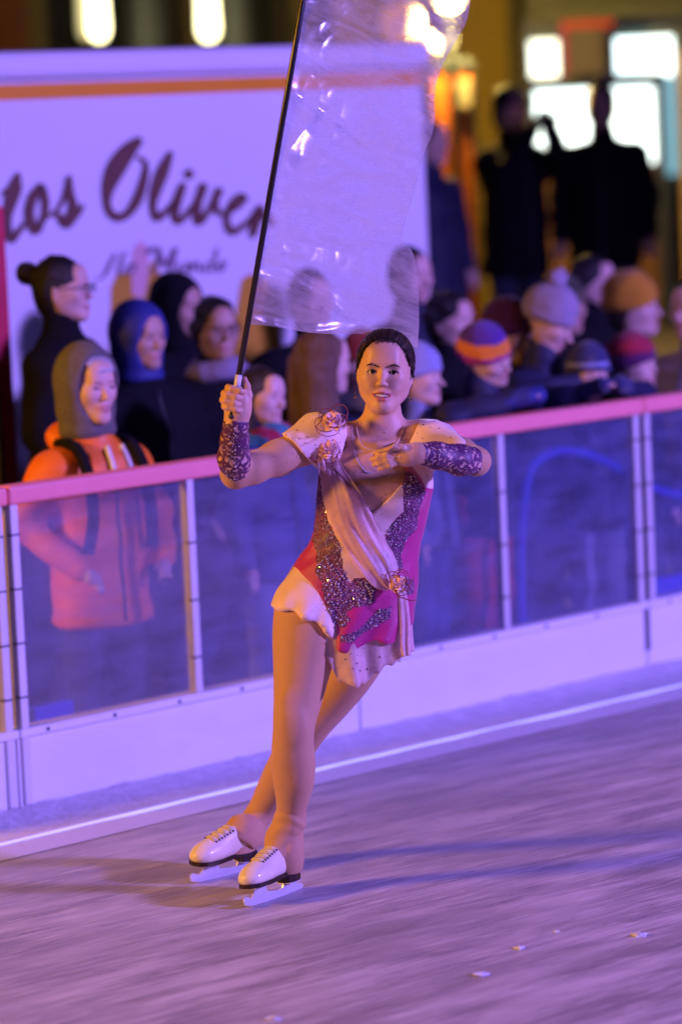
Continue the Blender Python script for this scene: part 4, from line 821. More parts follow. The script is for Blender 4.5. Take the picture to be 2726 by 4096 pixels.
# ------------------------------------------------------------------ ice skates
BOOT = mat('cream_leather', (.74, .66, .52), .38, .06, 20, .08, coat=.2); SOLE = mat('dark_brown_sole', (.03, .012, .010), .35, .2, 30, .05); CHROME = mat('polished_steel', (.80, .80, .84), .28, .08, 40, .02, metal=.45, spec=.8)
LACEC = mat('cream_cord', (.62, .52, .36), .7, .1, 100, .1); EYEL = mat('dark_eyelet', (.03, .025, .03), .4)
def ice_skate(toe, heel, tilt=0., cut=.165):
    fw = toe-heel; fw[2] = 0; fw /= np.linalg.norm(fw); upv = np.array([0, 0, 1.]); sd = np.cross(fw, upv); upv = upv*math.cos(tilt)+sd*math.sin(tilt); sd = np.cross(fw, upv)
    o0 = heel.copy(); o0[2] = .001
    Pt = lambda a, b, c: o0+fw*a+sd*b+upv*c
    R = np.stack((fw, sd, upv), 1)
    piv = bpy.data.objects.new('ice_skate', None); COL.objects.link(piv); piv.parent = skater; piv.location = Vector(o0)-skater.location
    lo = np.min([Pt(a, b, c) for a in (-.03, .30) for b in (-.08, .08) for c in (.02, .30)], 0); hi = np.max([Pt(a, b, c) for a in (-.03, .30) for b in (-.08, .08) for c in (.02, .30)], 0)
    V = Vol(axis(lo[0], hi[0], .0034), axis(lo[1], hi[1], .0036), axis(lo[2], hi[2], .0034))
    E = lambda a, b, c, r, k=.02: V.ell(Pt(a, b, c), r, R, k)
    E(.222, 0, .080, (.040, .037, .027)); E(.178, 0, .085, (.055, .042, .033)); E(.115, 0, .092, (.060, .034, .038)); E(.045, 0, .105, (.045, .033, .050)); V.cone(Pt(.215, 0, .092), Pt(.112, 0, .124), .020, .027, .03); V.cone(Pt(.05, 0, .10), Pt(.05, 0, .18), .036, .036, .03)
    X, Y, Z = np.meshgrid(V.x, V.y, V.z, indexing='ij'); hgt = (X-o0[0])*upv[0]+(Y-o0[1])*upv[1]+(Z-o0[2])*upv[2]; al = (X-o0[0])*fw[0]+(Y-o0[1])*fw[1]; V.clip(np.maximum(.064+.008*np.clip(1-al/.12, 0, 1)-hgt, hgt-cut)); v, q = V.mesh(); boot = obj('boot', relax(v, q, 1), q, BOOT, piv)
    tree = BVHTree.FromPolygons([tuple(a) for a in v], [tuple(map(int, a)) for a in q])
    # sole and heel
    prof = [(.262, .0), (.255, .022), (.235, .036), (.19, .042), (.14, .034), (.10, .028), (.05, .031), (.02, .028), (.004, .014), (0, 0)]
    out = [(a, b) for a, b in prof]+[(a, -b) for a, b in prof[-2:0:-1]]; n = len(out); m = MB()
    bot = lambda a: .054 if a > .10 else .050
    m.add([Pt(a, b, .068+.008*max(0, 1-a/.12)) for a, b in out]+[Pt(a*1.0, b*1.02, .056+.004*max(0, 1-a/.12)) for a, b in out], [tuple(range(n)), tuple(range(2*n-1, n-1, -1))]+[(i, n+i, n+(i+1) % n, (i+1) % n) for i in range(n)]); m.build('sole', SOLE, piv)
    m = MB(); hp = [(.075, .0), (.07, .024), (.04, .029), (.01, .024), (.0, .0), (.01, -.024), (.04, -.029), (.07, -.024)]; m.add([Pt(a, b, .060) for a, b in hp]+[Pt(a*.95, b*.9, .034) for a, b in hp], [tuple(range(8)), tuple(range(15, 7, -1))]+[(i, 8+i, 8+(i+1) % 8, (i+1) % 8) for i in range(8)]); m.build('heel', SOLE, piv)
    # blade: runner with toe pick, two stanchions and mounting plates
    run = [(-.028, .006), (-.02, .0005), (.06, -.001), (.16, -.001), (.235, .002), (.262, .008), (.270, .012), (.266, .016), (.274, .019), (.268, .024), (.274, .028), (.262, .034), (.235, .024), (.225, .030), (.205, .054), (.165, .054), (.150, .028), (.10, .020), (.075, .022), (.068, .035), (.015, .035), (.004, .022), (-.022, .015)]
    k = len(run); m = MB(); m.add([Pt(a, .0022, c) for a, c in run]+[Pt(a, -.0022, c) for a, c in run], [tuple(range(k)), tuple(range(2*k-1, k-1, -1))]+[(i, k+i, k+(i+1) % k, (i+1) % k) for i in range(k)]); m.build('blade', CHROME, piv)
    m = MB(); m.box(Pt(.155, -.026, .052), fw*.085, sd*.052, upv*.0035); m.build('mounting_plate', CHROME, piv); m = MB(); m.box(Pt(.008, -.022, .031), fw*.058, sd*.044, upv*.0035); m.build('mounting_plate', CHROME, piv)
    # laces: rows across the instep, drawn on the leather from above
    def top(a, b, c0=.32):
        d = Vector(-upv*.92-fw*.38).normalized(); s = Pt(a, b, .1)-np.array(d)*.22; r = tree.ray_cast(Vector(s), d); return (np.array(r[0])-np.array(d)*.0022) if r[0] is not None else None
    for i, a in enumerate(np.linspace(.178, .10, 7)):
        pts = [top(a+.004*(1 if i % 2 else -1)*b/.02, b) for b in np.linspace(-.021, .021, 9)]; pts = [p for p in pts if p is not None]
        if len(pts) > 3: m = MB(); m.tube(pts, .0024, 6); m.build('lace', LACEC, piv, True)
        for b in (-.024, .024):
            p = top(a, b)
            if p is not None: m = MB(); m.ball(p, .0032, 8, 6); m.build('eyelet', EYEL, piv, True)
    return Pt, R
PtF, RF = ice_skate(fr, fh, R_(4)); PtB, RB = ice_skate(rr_t, rr_h, R_(-6), .150)
# over-boot tights: from the ankle flaring down over the heel of each boot
def overboot(Pt, R, a, b, seed, sh=.16):
    c = np.array([a[:3], b[:3]]); lo = np.min(np.vstack((c, [Pt(-.04, -.09, .03), Pt(-.04, .09, .03), Pt(.2, .09, .03), Pt(.2, -.09, .03)])), 0)-.05; hi = np.max(np.vstack((c, [Pt(-.04, -.09, .2), Pt(-.04, .09, .2), Pt(.2, .09, .2), Pt(.2, -.09, .2)])), 0)+.03
    V = Vol(axis(lo[0], hi[0], .004), axis(lo[1], hi[1], .004), axis(lo[2], hi[2], .004))
    V.cone(a[:3], b[:3], a[3]+.001, b[3]+.003, .02); V.cone(b[:3], Pt(.056, 0, sh), b[3]+.002, .044, .03); V.cone(Pt(.056, 0, sh), Pt(.054, 0, .11), .044, .048, .02); V.cone(Pt(.062, 0, sh*.8), Pt(.096, 0, .118-(.16-sh)*.3), .042, .031, .03); V.ell(Pt(.045, 0, .105), (.060, .044, .055), R, .02)
    X, Y, Z = np.meshgrid(V.x, V.y, V.z, indexing='ij'); o = Pt(0, 0, 0); fw, upv = R[:, 0], R[:, 2]; hg = (X-o[0])*upv[0]+(Y-o[1])*upv[1]+(Z-o[2])*upv[2]; al = (X-o[0])*fw[0]+(Y-o[1])*fw[1]+(Z-o[2])*fw[2]
    V.clip(np.maximum((.076+.78*np.clip(al-.05, 0, 1))-hg, -1)); v, q = V.mesh(); v = relax(v, q, 1)
    ax = np.array(a[:3])-Pt(.06, 0, .1); ax /= np.linalg.norm(ax); t = (v-Pt(.06, 0, .1))@ax; v = v+normals(v, q)*(.0011*np.sin(t*170+3*np.sin(v[:, 0]*40))*np.clip(t*8, 0, 1))[:, None]; v = wrinkle(v, q, .0022, 70, 7, seed, (.5, .5, 1))
    obj('over_boot_tights', v, q, TIGHTS, skater)
overboot(PtF, RF, LEGF[35], LEGF[39], 21); overboot(PtB, RB, LEGB[37], LEGB[41], 22, .128)

# ------------------------------------------------------------------ flag of clear film on a dark pole
flag = root('flag', sk(927, 1663, -.31), 'clear plastic film flag on a black pole held up by the skater', 'flag')
POLE = mat('black_carbon_pole', (.012, .012, .015), .3, .2, 40, .02, spec=.5); GRIP = mat('white_tape', (.7, .68, .7), .5)
pa, pb = sk(927, 1665, -.304), sk(1212, 0, -.30); pd_ = (pb-pa)/np.linalg.norm(pb-pa); ptop = pa+pd_*1.75
m = MB(); m.tube([pa, pb, ptop], [.0085, .0085, .007], 14); m.build('pole', POLE, flag, True); m = MB(); m.ball(pa, .0098, 12, 8); m.build('end_cap', EYEL, flag, True)
m = MB(); m.tube([sk(955, 1500, -.304), sk(947, 1555, -.304)], .0095, 14); m.tube([sk(945, 1562, -.304), sk(944, 1568, -.304)], .0102, 14); m.build('grip_tape', GRIP, flag, True)
FE = [(1668, 1392), (1675, 1280), (1669, 1120), (1650, 1012), (1612, 965), (1615, 900), (1650, 790), (1675, 690), (1696, 605), (1722, 550), (1738, 480), (1736, 390), (1753, 300), (1790, 220), (1830, 150), (1862, 90), (1880, 0), (1890, -120), (1900, -260), (1905, -400)]
FE = smooth_path(FE, 241); PE = np.stack((np.interp(np.linspace(1298, -420, 241), [-420, 0, 1298], [1284, 1212, 992]), np.linspace(1298, -420, 241)), 1); G = []
NU = 130
CRE = [(.537, .20, .014, .012), (.112, .14, .012, .011), (.025, .02, .010, .010), (.30, .17, .006, .018), (.42, .10, .005, .020), (.66, .16, .006, .018), (.75, .10, .005, .020), (.86, .2, .006, .018), (.20, .12, .005, .020), (.36, .26, .004, .014)]
for i in range(241):
    row = []; v = i/240
    for j in range(NU):
        u = j/(NU-1); e = min(1, (1-u)*6); q = PE[i]*(1-u)+FE[i]*u; q = q+np.array([0, math.sin(u*math.pi)*(-6+22*math.exp(-v*9)*math.sin(u*5.5-.3)-18*math.exp(-v*7))])
        w = -.302+.44*u**1.15+.020*math.sin(u*7+v*5)*u+.03*math.sin(v*9+u*2)*u
        r = 0
        for fq, am in ((3, .012), (7, .004), (15, .0008)):
            r += am*(1-2*abs(noise.noise((u*fq*.8+v*fq*.9, v*fq*1.9-u*fq*.45, fq))))
        for v0, sl_, am, wd in CRE: w -= am*math.exp(-((v-v0+sl_*u+.02*math.sin(u*4+v0*30))/wd)**2)*min(1, u*9)*(1-.6*u)
        w += r*min(1, u*7)
        row.append(pix(*q, D0+w))
    G.append(row)
FILM = see_through('clear_plastic_film', (.52, .50, .60), .56, .22, .11, 4, .45, 1.6, .05, (.8, 1, 4.5), turn=(0, R_(-24), 0))
m = MB(); m.grid(G); m.build('film', FILM, flag, True)

# ------------------------------------------------------------------ spectators
SKINS = [skin_mat('skin_fair', (.66, .44, .36)), skin_mat('skin_tan', (.52, .33, .24))]
BLK = mat('black_wool', (.010, .010, .014), .9, .3, 60, .3, spec=.1); NAVY = mat('navy_nylon', (.014, .017, .06), .65, .25, 20, .2); BLUE = mat('blue_nylon', (.025, .035, .20), .65, .2, 20, .2); GREYB = mat('grey_blue_nylon', (.16, .18, .30), .5, .2, 20, .2)
ORJ = mat('orange_shell_jacket', (.95, .20, .02), .5, .15, 12, .25); REDN = mat('red_nylon', (.55, .03, .03), .5, .2, 20, .2); DENIM = mat('dark_denim', (.03, .04, .09), .8, .3, 60, .2); GREYK = mat('grey_striped_knit', (.16, .15, .15), .9, .5, 30, .6, stretch=(1, 1, 9)); GREYP = mat('lilac_grey_wool', (.30, .26, .34), .9, .25, 40, .5)
SHOE = mat('dark_shoe', (.02, .018, .018), .5); HAIRB = mat('light_brown_hair', (.14, .075, .035), .5, .4, 10, .8, stretch=(4, 4, .6), bscale=40); HAIRK = mat('black_hair', (.010, .008, .008), .5, .4, 10, .8, stretch=(4, 4, .6), bscale=40); HAIRG = mat('grey_fringe', (.50, .48, .47), .6, .3, 20, .6, stretch=(4, 4, .6)); GLASSF = mat('black_spectacle_frame', (.01, .01, .01), .3)
KN = lambda n, c: mat(n, c, .9, .2, 60, .5, sheen=.2)
PURP, ORNG, MAGK, NAVYK, REDK, MUSK, LBLUE, OLIVE, DRED = KN('purple_knit', (.09, .03, .26)), KN('orange_knit', (.80, .25, .02)), KN('magenta_knit', (.38, .02, .22)), KN('navy_knit', (.03, .035, .12)), KN('red_knit', (.35, .015, .05)), KN('mustard_knit', (.55, .27, .01)), KN('pale_blue_knit', (.30, .33, .55)), KN('olive_knit', (.05, .06, .03)), KN('dark_red_knit', (.30, .03, .02))
TEAL, CRIMS, WHT, PLUMK = KN('teal_wool', (.05, .22, .26)), KN('crimson_wool', (.42, .02, .06)), KN('white_wool', (.7, .7, .74)), KN('plum_knit', (.10, .015, .09))
LIP2 = mat('muted_lips', (.50, .24, .21), .45, .1, 80, .05)
ZIPM = mat('zip_teeth', (.05, .05, .055), .4, .3, 200, .1)
def vol_for(lo, hi, h, fz=None):
    return Vol(axis(lo[0], hi[0], h), axis(lo[1], hi[1], h), axis(lo[2], hi[2], h, fz or ()))
def person(label, top, row, yaw, coat, hat=None, hair=None, depth=None, gz=0., hs=1., sw=.17, pose='down', pitch=0., hroll=0., skin=0, trousers=None, hem=.42, stripes=None, pom=None, scarf=None, glasses=False, hood=None, hopen=1., puffy=0., lean=0., seed=0, group='spectators behind the rink barrier', strap=False, cap=False, phone=False, collar=.035, glove=None):
    """A spectator. top: photo pixel of the top of the head; row: metres behind the barrier (or depth from the camera)."""
    x, y = top
    if depth is None:
        r = ray(x, y); t = ((g0+BN*row-CAM)@BN)/(r@BN)
    else: t = depth
    P = pix(x, y, t); H = P[2]-gz; base = np.array([P[0], P[1], gz]); k = H/1.7
    Rz = rot('z', yaw); fw = Rz@np.array([0, -1., 0]); hz = H-.128*hs-(.02 if hat else .008)
    hc = np.array([0, -lean, hz]); T = head_T(hc, hs, 0, pitch, hroll); zs = hz-.215*hs; hip = H*.50; W = lambda v: v@Rz.T+base
    rt = root('person', base, label, 'person', group); g = np.random.default_rng(seed+100)
    trousers = trousers or DENIM
    if hood is not None: collar = max(collar, .075)
    # joints
    el, wr = {'down': ((sw+.055, .03, zs-.27*k), (sw+.06, -.05, zs-.50*k)), 'rail': ((sw+.09, -.05, zs-.22*k), (.07, -.21, zs-.24*k)), 'phone': ((sw+.02, -.20, zs-.13*k), (.07, -.30, zs+.12*k)), 'pockets': ((sw+.10, .05, zs-.26*k), (sw-.01, -.14, zs-.44*k)), 'chin': ((sw+.03, -.2, zs-.2*k), (.06, -.24, zs+.0))}[pose]
    if pose == 'rail': wr = (wr[0], wr[1], max(wr[2], ZR-gz+.045)); el = (el[0], el[1], max(el[2], wr[2]-.05))
    J = {}
    for s in (-1, 1): J[s] = [np.array([s*sw, .015, zs]), np.array([s*el[0], el[1], el[2]]), np.array([s*wr[0], wr[1], wr[2]])]
    # body
    lo = np.array([-sw-.22, -.46, .0]); hi = np.array([sw+.22, .26, H+.03]); V = vol_for(lo, hi, .0135, ((hz-.15*hs, H+.03, .0075),)); V.x = axis(lo[0], hi[0], .0135, ((-.09, .09, .0075),)); V.y = axis(lo[1], hi[1], .0135, ((-.125-lean, .0, .0075),)); V.D = np.full((len(V.x), len(V.y), len(V.z)), .5, np.float32)
    build_head(V, T, False, False, g.uniform(.92, 1.06), not hat, g.uniform(-1, 1.2), g.uniform(.94, 1.06))
    V.cone((0, .02-lean*.8, hz-.09*hs), (0, .025-lean*.5, zs+.02), .052*hs, .058*hs, .03)
    V.loft([(hip-.04, 0, .01, sw*.78, .085*k), (hip+.12*k, 0, .0, sw*.72, .08*k), (zs-.18*k, 0, -lean*.3, sw*.86, .095*k), (zs-.02, 0, .02-lean*.5, sw*.6, .06*k)], .03)
    for s in (-1, 1):
        a, b, c = J[s]; V.cone(a+np.array([-s*.025, 0, -.055*k]), b, .045*k, .036*k, .02); V.cone(b, c, .036*k, .026*k, .02); d = (c-b)/np.linalg.norm(c-b)
        V.ell(c+d*.05*k, np.array([.034, .034, .034])*k, None, .015); sd = np.array([1., 0, 0]) if abs(d[0]) < .8 else np.array([0, 1., 0]); sd = sd-d*(sd@d); sd /= np.linalg.norm(sd); nn = np.cross(d, sd)
        for i, L in enumerate((.062, .07, .066, .05)):
            o = c+d*.075*k+sd*(i-1.5)*.017*k; V.cone(o, o+d*L*.6*k, .009*k, .0085*k, .004); V.cone(o+d*L*.6*k, o+d*L*.9*k+nn*.02*k*(-1 if nn[2] > 0 else 1), .0085*k, .0075*k, .004)
        V.cone(c+d*.03*k-sd*s*.03*k, c+d*.075*k-sd*s*.045*k, .011*k, .009*k, .005)
        lg = s*sw*.48; V.cone((lg, .01, hip), (lg*1.05, -.01, hip*.52), .075*k, .052*k, .02); V.cone((lg*1.05, -.01, hip*.52), (lg*1.05, .02, .09), .052*k, .036*k, .02); V.ell((lg*1.05, -.05*k, .045), (.035*k, .09*k, .035), None, .02)
    v, q = V.mesh(); v = relax(v, q, 1); gl = skin
    lm = lip_mask(v[q].mean(1), T, False); o = obj('body', W(v), q, [SKINS[skin], LIP2], rt, True, lm.astype(int))
    hp_ = lambda a, b, c: W(T[:3, :3]@np.array([a, b, c])+T[:3, 3])
    for s in (-1, 1):
        m = MB(); m.ball(hp_(s*.032, -.0775, EYE_Z), .0085*hs, 10, 8, 0, (1.3, .9, .55)); m.build('eye', PU, rt, True)
        m = MB(); m.tube([hp_(s*.014, -.087, .021), hp_(s*.030, -.086, .027), hp_(s*.048, -.070, .021)], [.003*hs, .004*hs, .002*hs], 6); m.build('eyebrow', HAIR, rt, True)
    # coat
    V = vol_for((-sw-.26, -.42, hem*H-.05), (sw+.26, .30, zs+.16), .0125); ht = .055
    V.loft([(hem*H, 0, .0, sw*1.02, .165*k), (hip+.06, 0, .0, sw*.98, .155*k), (hip+.22*k, 0, -lean*.1, sw*.94, .14*k), (zs-.15*k, 0, -lean*.3, sw*1.06, .145*k), (zs-.02, 0, .01-lean*.45, sw*.98, .105*k), (zs+.045, 0, .02-lean*.6, sw*.52, .075*k)], .04, 0., 0., 2.3)
    V.cone((0, .02-lean*.6, zs+.02), (0, .022-lean*.75, zs+.065+collar), .074*hs, .070*hs, .03)
    for s in (-1, 1):
        a, b, c = J[s]; V.cone(a+np.array([-s*.02, 0, -.05*k]), b, .078*k, .066*k, .06); V.cone(b, c, .066*k, .050*k, .03)
    if hood is not None: V.ell((0, .105, zs+.05), (.115*hs, .07, .075), None, .04)
    v, q = V.mesh(); v = relax(v, q, 1); qh = v[:, 2]
    if puffy: v = v+normals(v, q)*(puffy*np.abs(np.sin(qh*math.pi/.075)))[:, None]
    v = wrinkle(v, q, .012, 30, 9, seed, (1, 1, .9)); co_ = obj('coat', W(v), q, coat, rt)
    zt_ = BVHTree.FromPolygons([tuple(a) for a in v], [tuple(map(int, a)) for a in q]); pts = []
    for z in np.arange(hem*H+.02, zs+.03, .03):
        r = zt_.ray_cast(Vector((.004, -1, z)), Vector((0, 1, 0)))
        if r[0] is not None and (not pts or abs(r[0][1]-pts[-1][1]) < .06): pts.append(np.array(r[0])+np.array([0, -.002, 0]))
    if len(pts) > 3: m = MB(); m.tube([W(p) for p in pts], .0055, 6); m.build('zip', ZIPM, co_, True)
    if pose == 'rail':
        for s in (-1, 1):
            b, c = J[s][1:]; d = (c-b)/np.linalg.norm(c-b); V = vol_for(c+d*.05-.12, c+d*.05+.12, .01); V.cone(c-d*.02, c+d*.03, .045*k, .045*k, .02); V.ell(c+d*.075*k, np.array([.052, .06, .045])*k, None, .02); V.cone(c+d*.04*k, c+d*.09*k+np.array([-s*.045, 0, .015])*k, .02*k, .018*k, .015); vv, qq = V.mesh(); obj('mitten', W(wrinkle(relax(vv, qq, 1), qq, .003, 60)), qq, glove or NAVYK, rt)
    # trousers, shoes
    V = vol_for((-sw-.1, -.2, .02), (sw+.1, .2, hip+.12), .014)
    for s in (-1, 1): lg = s*sw*.48; V.cone((lg, .01, hip+.02), (lg*1.05, -.012, hip*.52), .096*k, .074*k, .03); V.cone((lg*1.05, -.012, hip*.52), (lg*1.05, .02, .085), .074*k, .062*k, .03)
    v, q = V.mesh(); v = wrinkle(relax(v, q, 1), q, .006, 34, 7, seed+1, (1, 1, 1.5)); obj('trousers', W(v), q, trousers, rt)
    for s in (-1, 1):
        V = vol_for((s*sw*.5-.08, -.22, -.01), (s*sw*.5+.08, .13, .16), .012); V.ell((s*sw*.5, -.045*k, .045), (.046*k, .125*k, .046), None, .02); V.cone((s*sw*.5, .02, .05), (s*sw*.5, .02, .11), .05*k, .05*k, .02); V.clip(np.broadcast_to((.002-V.z)[None, None, :], V.D.shape)); v, q = V.mesh(); obj('shoe', W(v), q, SHOE, rt)
    Rh = T[:3, :3]/hs; hp = lambda a, b, c: T[:3, :3]@np.array([a, b, c])+T[:3, 3]
    def headvol(lo=(-.16, -.2, -.36), hi_=(.16, .22, .24), h=.0075): return vol_for(hc+np.array(lo)*hs, hc+np.array(hi_)*hs, h)
    def local(V): X, Y, Z = np.meshgrid(V.x, V.y, V.z, indexing='ij'); A = np.stack((X-hc[0], Y-hc[1], Z-hc[2]), -1)@Rh/hs; return A[..., 0], A[..., 1], A[..., 2]
    if hair is not None:
        style, hm = hair; V = headvol((-.2, -.2, -.42)); ax, ay, az = local(V)
        V.ell(hp(0, .022, .042), np.array([.083, .099, .096])*hs, Rh, .01); V.ell(hp(0, .045, -.02), np.array([.078, .068, .09])*hs, Rh, .03)
        if style in ('long', 'bob'):
            z1 = -.30 if style == 'long' else -.14
            for s in (-1, 1): V.cone(hp(s*.062, .03, .0), hp(s*.085, .03, z1), .04*hs, .045*hs, .04); V.cone(hp(s*.05, .07, .0), hp(s*.06, .08, z1-.02), .05*hs, .05*hs, .04)
        if style == 'bun': V.ell(hp(0, .135, .075), np.array([.045, .045, .045])*hs, Rh, .008)
        if style == 'curly':
            for i in range(40): a = g.uniform(-1, 1, 3); a /= np.linalg.norm(a); V.ell(hp(a[0]*.078, .03+a[1]*.085, .03+a[2]*.088), np.array([.026]*3)*hs*g.uniform(.8, 1.2), None, .012)
        V.clip((.020-(np.sqrt((ax/.066)**2+((ay+.105)/.085)**2+((az+.035)/.098)**2)-1)*.066-.020)*hs)
        v, q = V.mesh(); v = wrinkle(relax(v, q, 1), q, .004, 90, 8, seed+3, (1, 1, .35)); obj('hair', W(v), q, hm, rt)
    if hood is not None:
        V = headvol((-.2, -.2, -.30)); ax, ay, az = local(V); V.ell(hp(0, .025, .03), np.array([.108, .125, .128])*hs, Rh, .02); V.ell(hp(0, .035, -.08), np.array([.097, .10, .075])*hs, Rh, .05); V.ell(hp(0, .03, -.145), np.array([.098, .09, .04])*hs, Rh, .04)
        V.ell(hp(0, -.105, -.012+.012*(hopen-1)/.2), np.array([.066*hopen, .115*hopen, .098*hopen])*hs, Rh, .02, True); V.ell(hp(0, .018, .01), np.array([.078, .095, .105])*hs, Rh, .01, True)
        v, q = V.mesh(); v = wrinkle(relax(v, q, 1), q, .004, 45, 7, seed+5); obj('hood', W(v), q, hood, rt)
        if label.startswith('woman'):
            m = MB()
            for i in range(90):
                a = g.uniform(-.06, .055); sw_ = g.uniform(.01, .05); pts = [W(hp(a*(1-.1*t)+sw_*t*t, -(.032+.060*t**.6)*math.sqrt(max(.05, 1-((a+sw_*t*t)/.082)**2)), .120-.060*t-.1*abs(a)*t)) for t in np.linspace(0, 1, 6)]; m.tube(pts, .0026*hs, 5)
            tag(m.build('fringe', HAIRG, rt, True), kind='stuff')
    if hat is not None:
        mats_ = list(hat) if isinstance(hat, (list, tuple)) else [hat]; V = headvol((-.16, -.19, -.15), (.16, .2, .27)); ax, ay, az = local(V)
        if cap:
            V.ell(hp(0, .02, .05), np.array([.085, .10, .085])*hs, Rh, .01); V.ell(hp(0, -.11, .045), np.array([.07, .07, .012])*hs, Rh, .01); V.clip((.028-az)*hs)
        else:
            V.ell(hp(0, .02, .052), np.array([.094, .112, .104])*hs, Rh, .01); V.ell(hp(0, .02, .03), np.array([.099, .117, .05])*hs, Rh, .012); V.clip((.012+.25*(-ay-.02)*(ay < 0)-.30*np.maximum(ay, 0)-az)*hs)
        v, q = V.mesh(); v = relax(v, q, 1); lv = ((v-hc)@Rh/hs)
        if not cap: v = v+normals(v, q)*(.0042*np.abs(np.sin(np.arctan2(lv[:, 0], -lv[:, 1])*17)))[:, None]; v = wrinkle(v, q, .004, 50, 6, seed+7)
        lz = ((v[q].mean(1)-hc)@Rh/hs)[:, 2]; mi = np.searchsorted(np.array(stripes), lz) if stripes else np.zeros(len(q), int); o = obj('hat', W(v), q, mats_, rt, True, mi)
        if pom is not None:
            V = headvol((-.12, -.12, .09), (.12, .16, .30)); c = hp(0, .045, .175)
            for i in range(26): a = g.normal(size=3); a /= np.linalg.norm(a); V.ell(c+a*.024*hs, np.array([.017]*3)*hs, None, .008)
            v, q = V.mesh(); obj('pompom', W(v), q, pom, o)
    if scarf is not None:
        sm = list(scarf) if isinstance(scarf, (list, tuple)) else [scarf]; V = vol_for((-.2, -.22-lean, zs-.06), (.2, .2, zs+.14), .01)
        n = 14
        for i in range(n):
            a, b = 2*math.pi*i/n, 2*math.pi*(i+1)/n; V.cone((.086*hs*math.sin(a), .015-lean*.7-.088*hs*math.cos(a), zs+.055+.012*math.cos(a*2)), (.086*hs*math.sin(b), .015-lean*.7-.088*hs*math.cos(b), zs+.055+.012*math.cos(b*2)), .04*hs, .04*hs, .02)
        v, q = V.mesh(); v = wrinkle(relax(v, q, 1), q, .009, 60, 8, seed+9); f_ = v[q].mean(1); mi = ((np.sin(f_[:, 0]*40+f_[:, 2]*55) > .2).astype(int) if len(sm) > 1 else np.zeros(len(q), int)); obj('scarf', W(v), q, sm, rt, True, mi)
    if glasses:
        m = MB()
        for s in (-1, 1):
            m.tube([W(hp(s*.034+.022*math.cos(a), -.104, .006+.017*math.sin(a))) for a in np.linspace(0, 2*math.pi, 18)], .0024*hs, 6); m.tube([W(hp(s*.056, -.102, .010)), W(hp(s*.078, -.02, .012)), W(hp(s*.078, .02, .002))], .002*hs, 5)
        m.tube([W(hp(-.012, -.105, .008)), W(hp(.012, -.105, .008))], .0022*hs, 5); m.build('spectacles', GLASSF, rt, True)
    if strap:
        for s in (-1, 1):
            m = MB(); pts = [(s*.105, .06, zs+.035), (s*.112, -.06, zs+.03), (s*.118, -.135, zs-.06), (s*.12, -.16, zs-.20), (s*.135, -.14, zs-.33)]; m.tube([W(np.array(p)) for p in smooth_path(pts, 14)], .022, 8); m.build('backpack_strap', BLK, rt, True)
        V = vol_for((-.2, .08, zs-.45), (.2, .36, zs+.08), .014); V.ell((0, .20, zs-.18), (.14, .09, .22), None, .02); v, q = V.mesh(); obj('backpack', W(wrinkle(v, q, .006, 40)), q, BLK, rt)
        m = MB()
        for s in (-1, 1): pts = [(s*.03, -.13, zs+.03), (s*.035, -.17, zs-.04), (s*.028, -.185, zs-.11)]; m.tube([W(np.array(p)) for p in smooth_path(pts, 8)], .010, 6)
        m.build('drawstring', WHT, rt, True)
    if phone:
        c = J[1][2]*.5+J[-1][2]*.5+np.array([0, -.075*k, .05*k]); m = MB(); m.box(W(c+np.array([-.07, 0, -.035])), Rz@np.array([.14, 0, 0]), Rz@np.array([0, .01, 0]), np.array([0, 0, .07])); ph = m.build('phone', GLASSF, None); tag(ph, phone, 'phone')
    return rt
FAR = 'bystanders on the terrace'
person('person in profile with black hair in a top bun and glasses, dark coat', (250, 1018), 1.05, R_(78), BLK, None, ('bun', HAIRK), sw=.24, glasses=True, seed=1, collar=.07, pitch=R_(2))
person('woman in a bright orange jacket with a grey knitted hood and backpack straps', (352, 1392), .36, R_(38), ORJ, hood=GREYK, hopen=1.2, pose='pockets', sw=.185, hs=1.04, seed=2, strap=True, hem=.345, trousers=DENIM, skin=0)
person('person with deep blue hood pulled up beside the black-haired one', (560, 1216), .95, R_(42), BLK, hood=BLUE, sw=.22, hs=.98, seed=3, skin=1)
person('dark curly-haired person with glasses and a black coat', (862, 1185), 1.25, R_(24), BLK, None, ('curly', HAIRK), sw=.24, glasses=True, seed=4, scarf=GREYP, skin=1)
person('long brown-haired child in a blue jacket with a teal and crimson scarf', (1045, 1462), .34, R_(52), BLUE, None, ('long', HAIR), sw=.13, hs=.88, seed=5, trousers=GREYB, scarf=(TEAL, CRIMS), hroll=R_(6))
person('person with long loose light brown hair turned away towards the ice', (1290, 1312), .55, R_(120), NAVY, None, ('long', HAIRB), sw=.17, hs=1.02, seed=6)
person('child in a red knitted hat with a white scarf close behind the skater', (1440, 1322), .75, R_(-30), NAVY, DRED, None, sw=.14, hs=.92, seed=7, scarf=WHT)
person('dark-haired adult in black seen through the lower part of the clear flag', (1240, 1075), 1.5, R_(30), BLK, None, ('short', HAIRK), sw=.23, seed=8)
person('child in a pale blue beanie and grey blue jacket in profile', (1668, 1366), .38, R_(68), GREYB, LBLUE, None, trousers=BLUE, sw=.14, hs=.92, seed=9)
person('child in a purple, orange and magenta striped hat leaning on the rail', (1895, 1288), .30, R_(50), NAVY, [MAGK, ORNG, PURP], None, sw=.13, hs=.92, seed=10, pose='rail', stripes=(.045, .098), pitch=R_(-14), hroll=R_(-20), glove=BLUE, trousers=REDN, lean=.06, puffy=.006)
person('adult in a dark plum beanie raising gloved hands by the striped hat child', (2010, 1196), .72, R_(48), BLK, PLUMK, None, sw=.17, hs=1.0, seed=11, pose='chin', pitch=R_(-12), lean=.03)
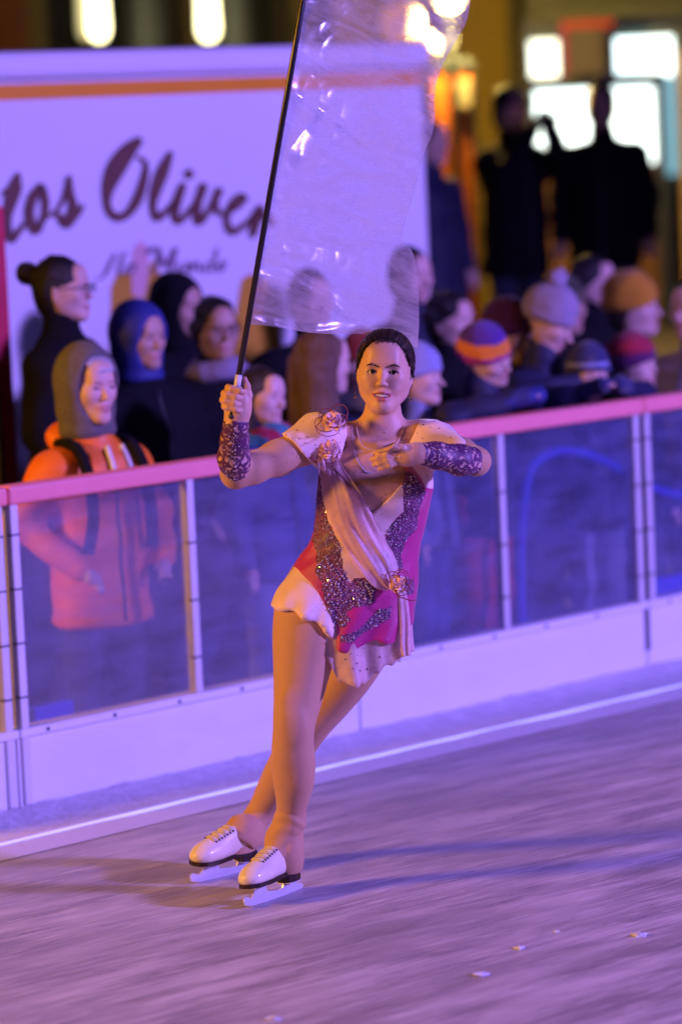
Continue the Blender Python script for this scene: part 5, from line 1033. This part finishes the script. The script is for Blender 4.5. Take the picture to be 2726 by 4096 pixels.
person('adult in a lilac grey pompom hat and navy padded jacket bending forward', (2122, 1142), .52, R_(62), NAVY, GREYP, None, sw=.16, hs=1.02, seed=12, pom=GREYP, pose='rail', pitch=R_(-26), lean=.08, puffy=.008)
person('small child in a navy striped knitted hat just above the rail', (2352, 1372), .28, R_(14), NAVY, [NAVYK, LBLUE, NAVYK], None, sw=.12, hs=.86, seed=13, trousers=GREYB, stripes=(.05, .066), pose='rail')
person('child in a crimson knitted hat by the rail next to the navy hat', (2532, 1330), .30, R_(58), BLK, [PLUMK, REDK], None, sw=.13, hs=.9, seed=14, stripes=(.07,), hroll=R_(-8))
person('adult in a mustard and red knitted hat behind the crimson hat child', (2530, 1086), 1.35, R_(70), BLK, [MUSK, MUSK, DRED], sw=.18, hs=1.12, seed=15, stripes=(.02, .16), hroll=R_(-10), hair=('short', HAIRK), group='spectators behind the rink barrier')
person('bareheaded dark-haired adult in black behind the navy hat child', (2372, 1018), 1.9, R_(66), BLK, None, ('short', HAIRK), sw=.18, seed=16, skin=0)
person('adult in a dark hood and lilac grey padded jacket beside the mustard hat', (2762, 1108), .62, R_(-44), GREYP, None, ('short', HAIRK), sw=.18, hs=1.05, seed=17, puffy=.008)
person('bareheaded adult with dark hair between the trailer and the flag edge', (1640, 985), 1.7, R_(40), NAVY, None, ('short', HAIRK), sw=.17, seed=18)
person('adult with short dark hair in black behind the pale blue beanie', (1800, 1165), 1.35, R_(55), BLK, None, ('curly', HAIRK), sw=.2, seed=22)
person('adult in an olive beanie and black coat behind the pompom hat', (2255, 1105), 1.6, R_(40), BLK, OLIVE, None, sw=.21, seed=23, skin=1)
person('tall hooded adult in black between the blue hood and the curly-haired one', (715, 1105), 1.75, R_(50), BLK, None, None, sw=.22, seed=24, hood=BLK, skin=1)
tz_ = .5
person('standing bystander in a long dark coat at the corner of the trailer', (1716, 470), 0, R_(50), NAVY, None, ('short', HAIRK), depth=20.4, gz=tz_, sw=.20, hs=1.1, seed=19, group=FAR, hem=.36)
person('burly bystander in a flat cap and black coat taking a picture', (2038, 335), 0, R_(35), BLK, [BLK], depth=22., gz=tz_, sw=.22, hs=1.18, seed=20, group=FAR, pose='phone', cap=True, hem=.36, phone='dark phone held up by the bystander in the flat cap', skin=1, hair=('short', HAIRK))
person('bareheaded bystander in a black jacket before the brightest pane', (2396, 330), 0, R_(-10), BLK, None, ('short', HAIRK), depth=22., gz=tz_, sw=.225, hs=1.16, seed=21, group=FAR, hem=.38, skin=1)
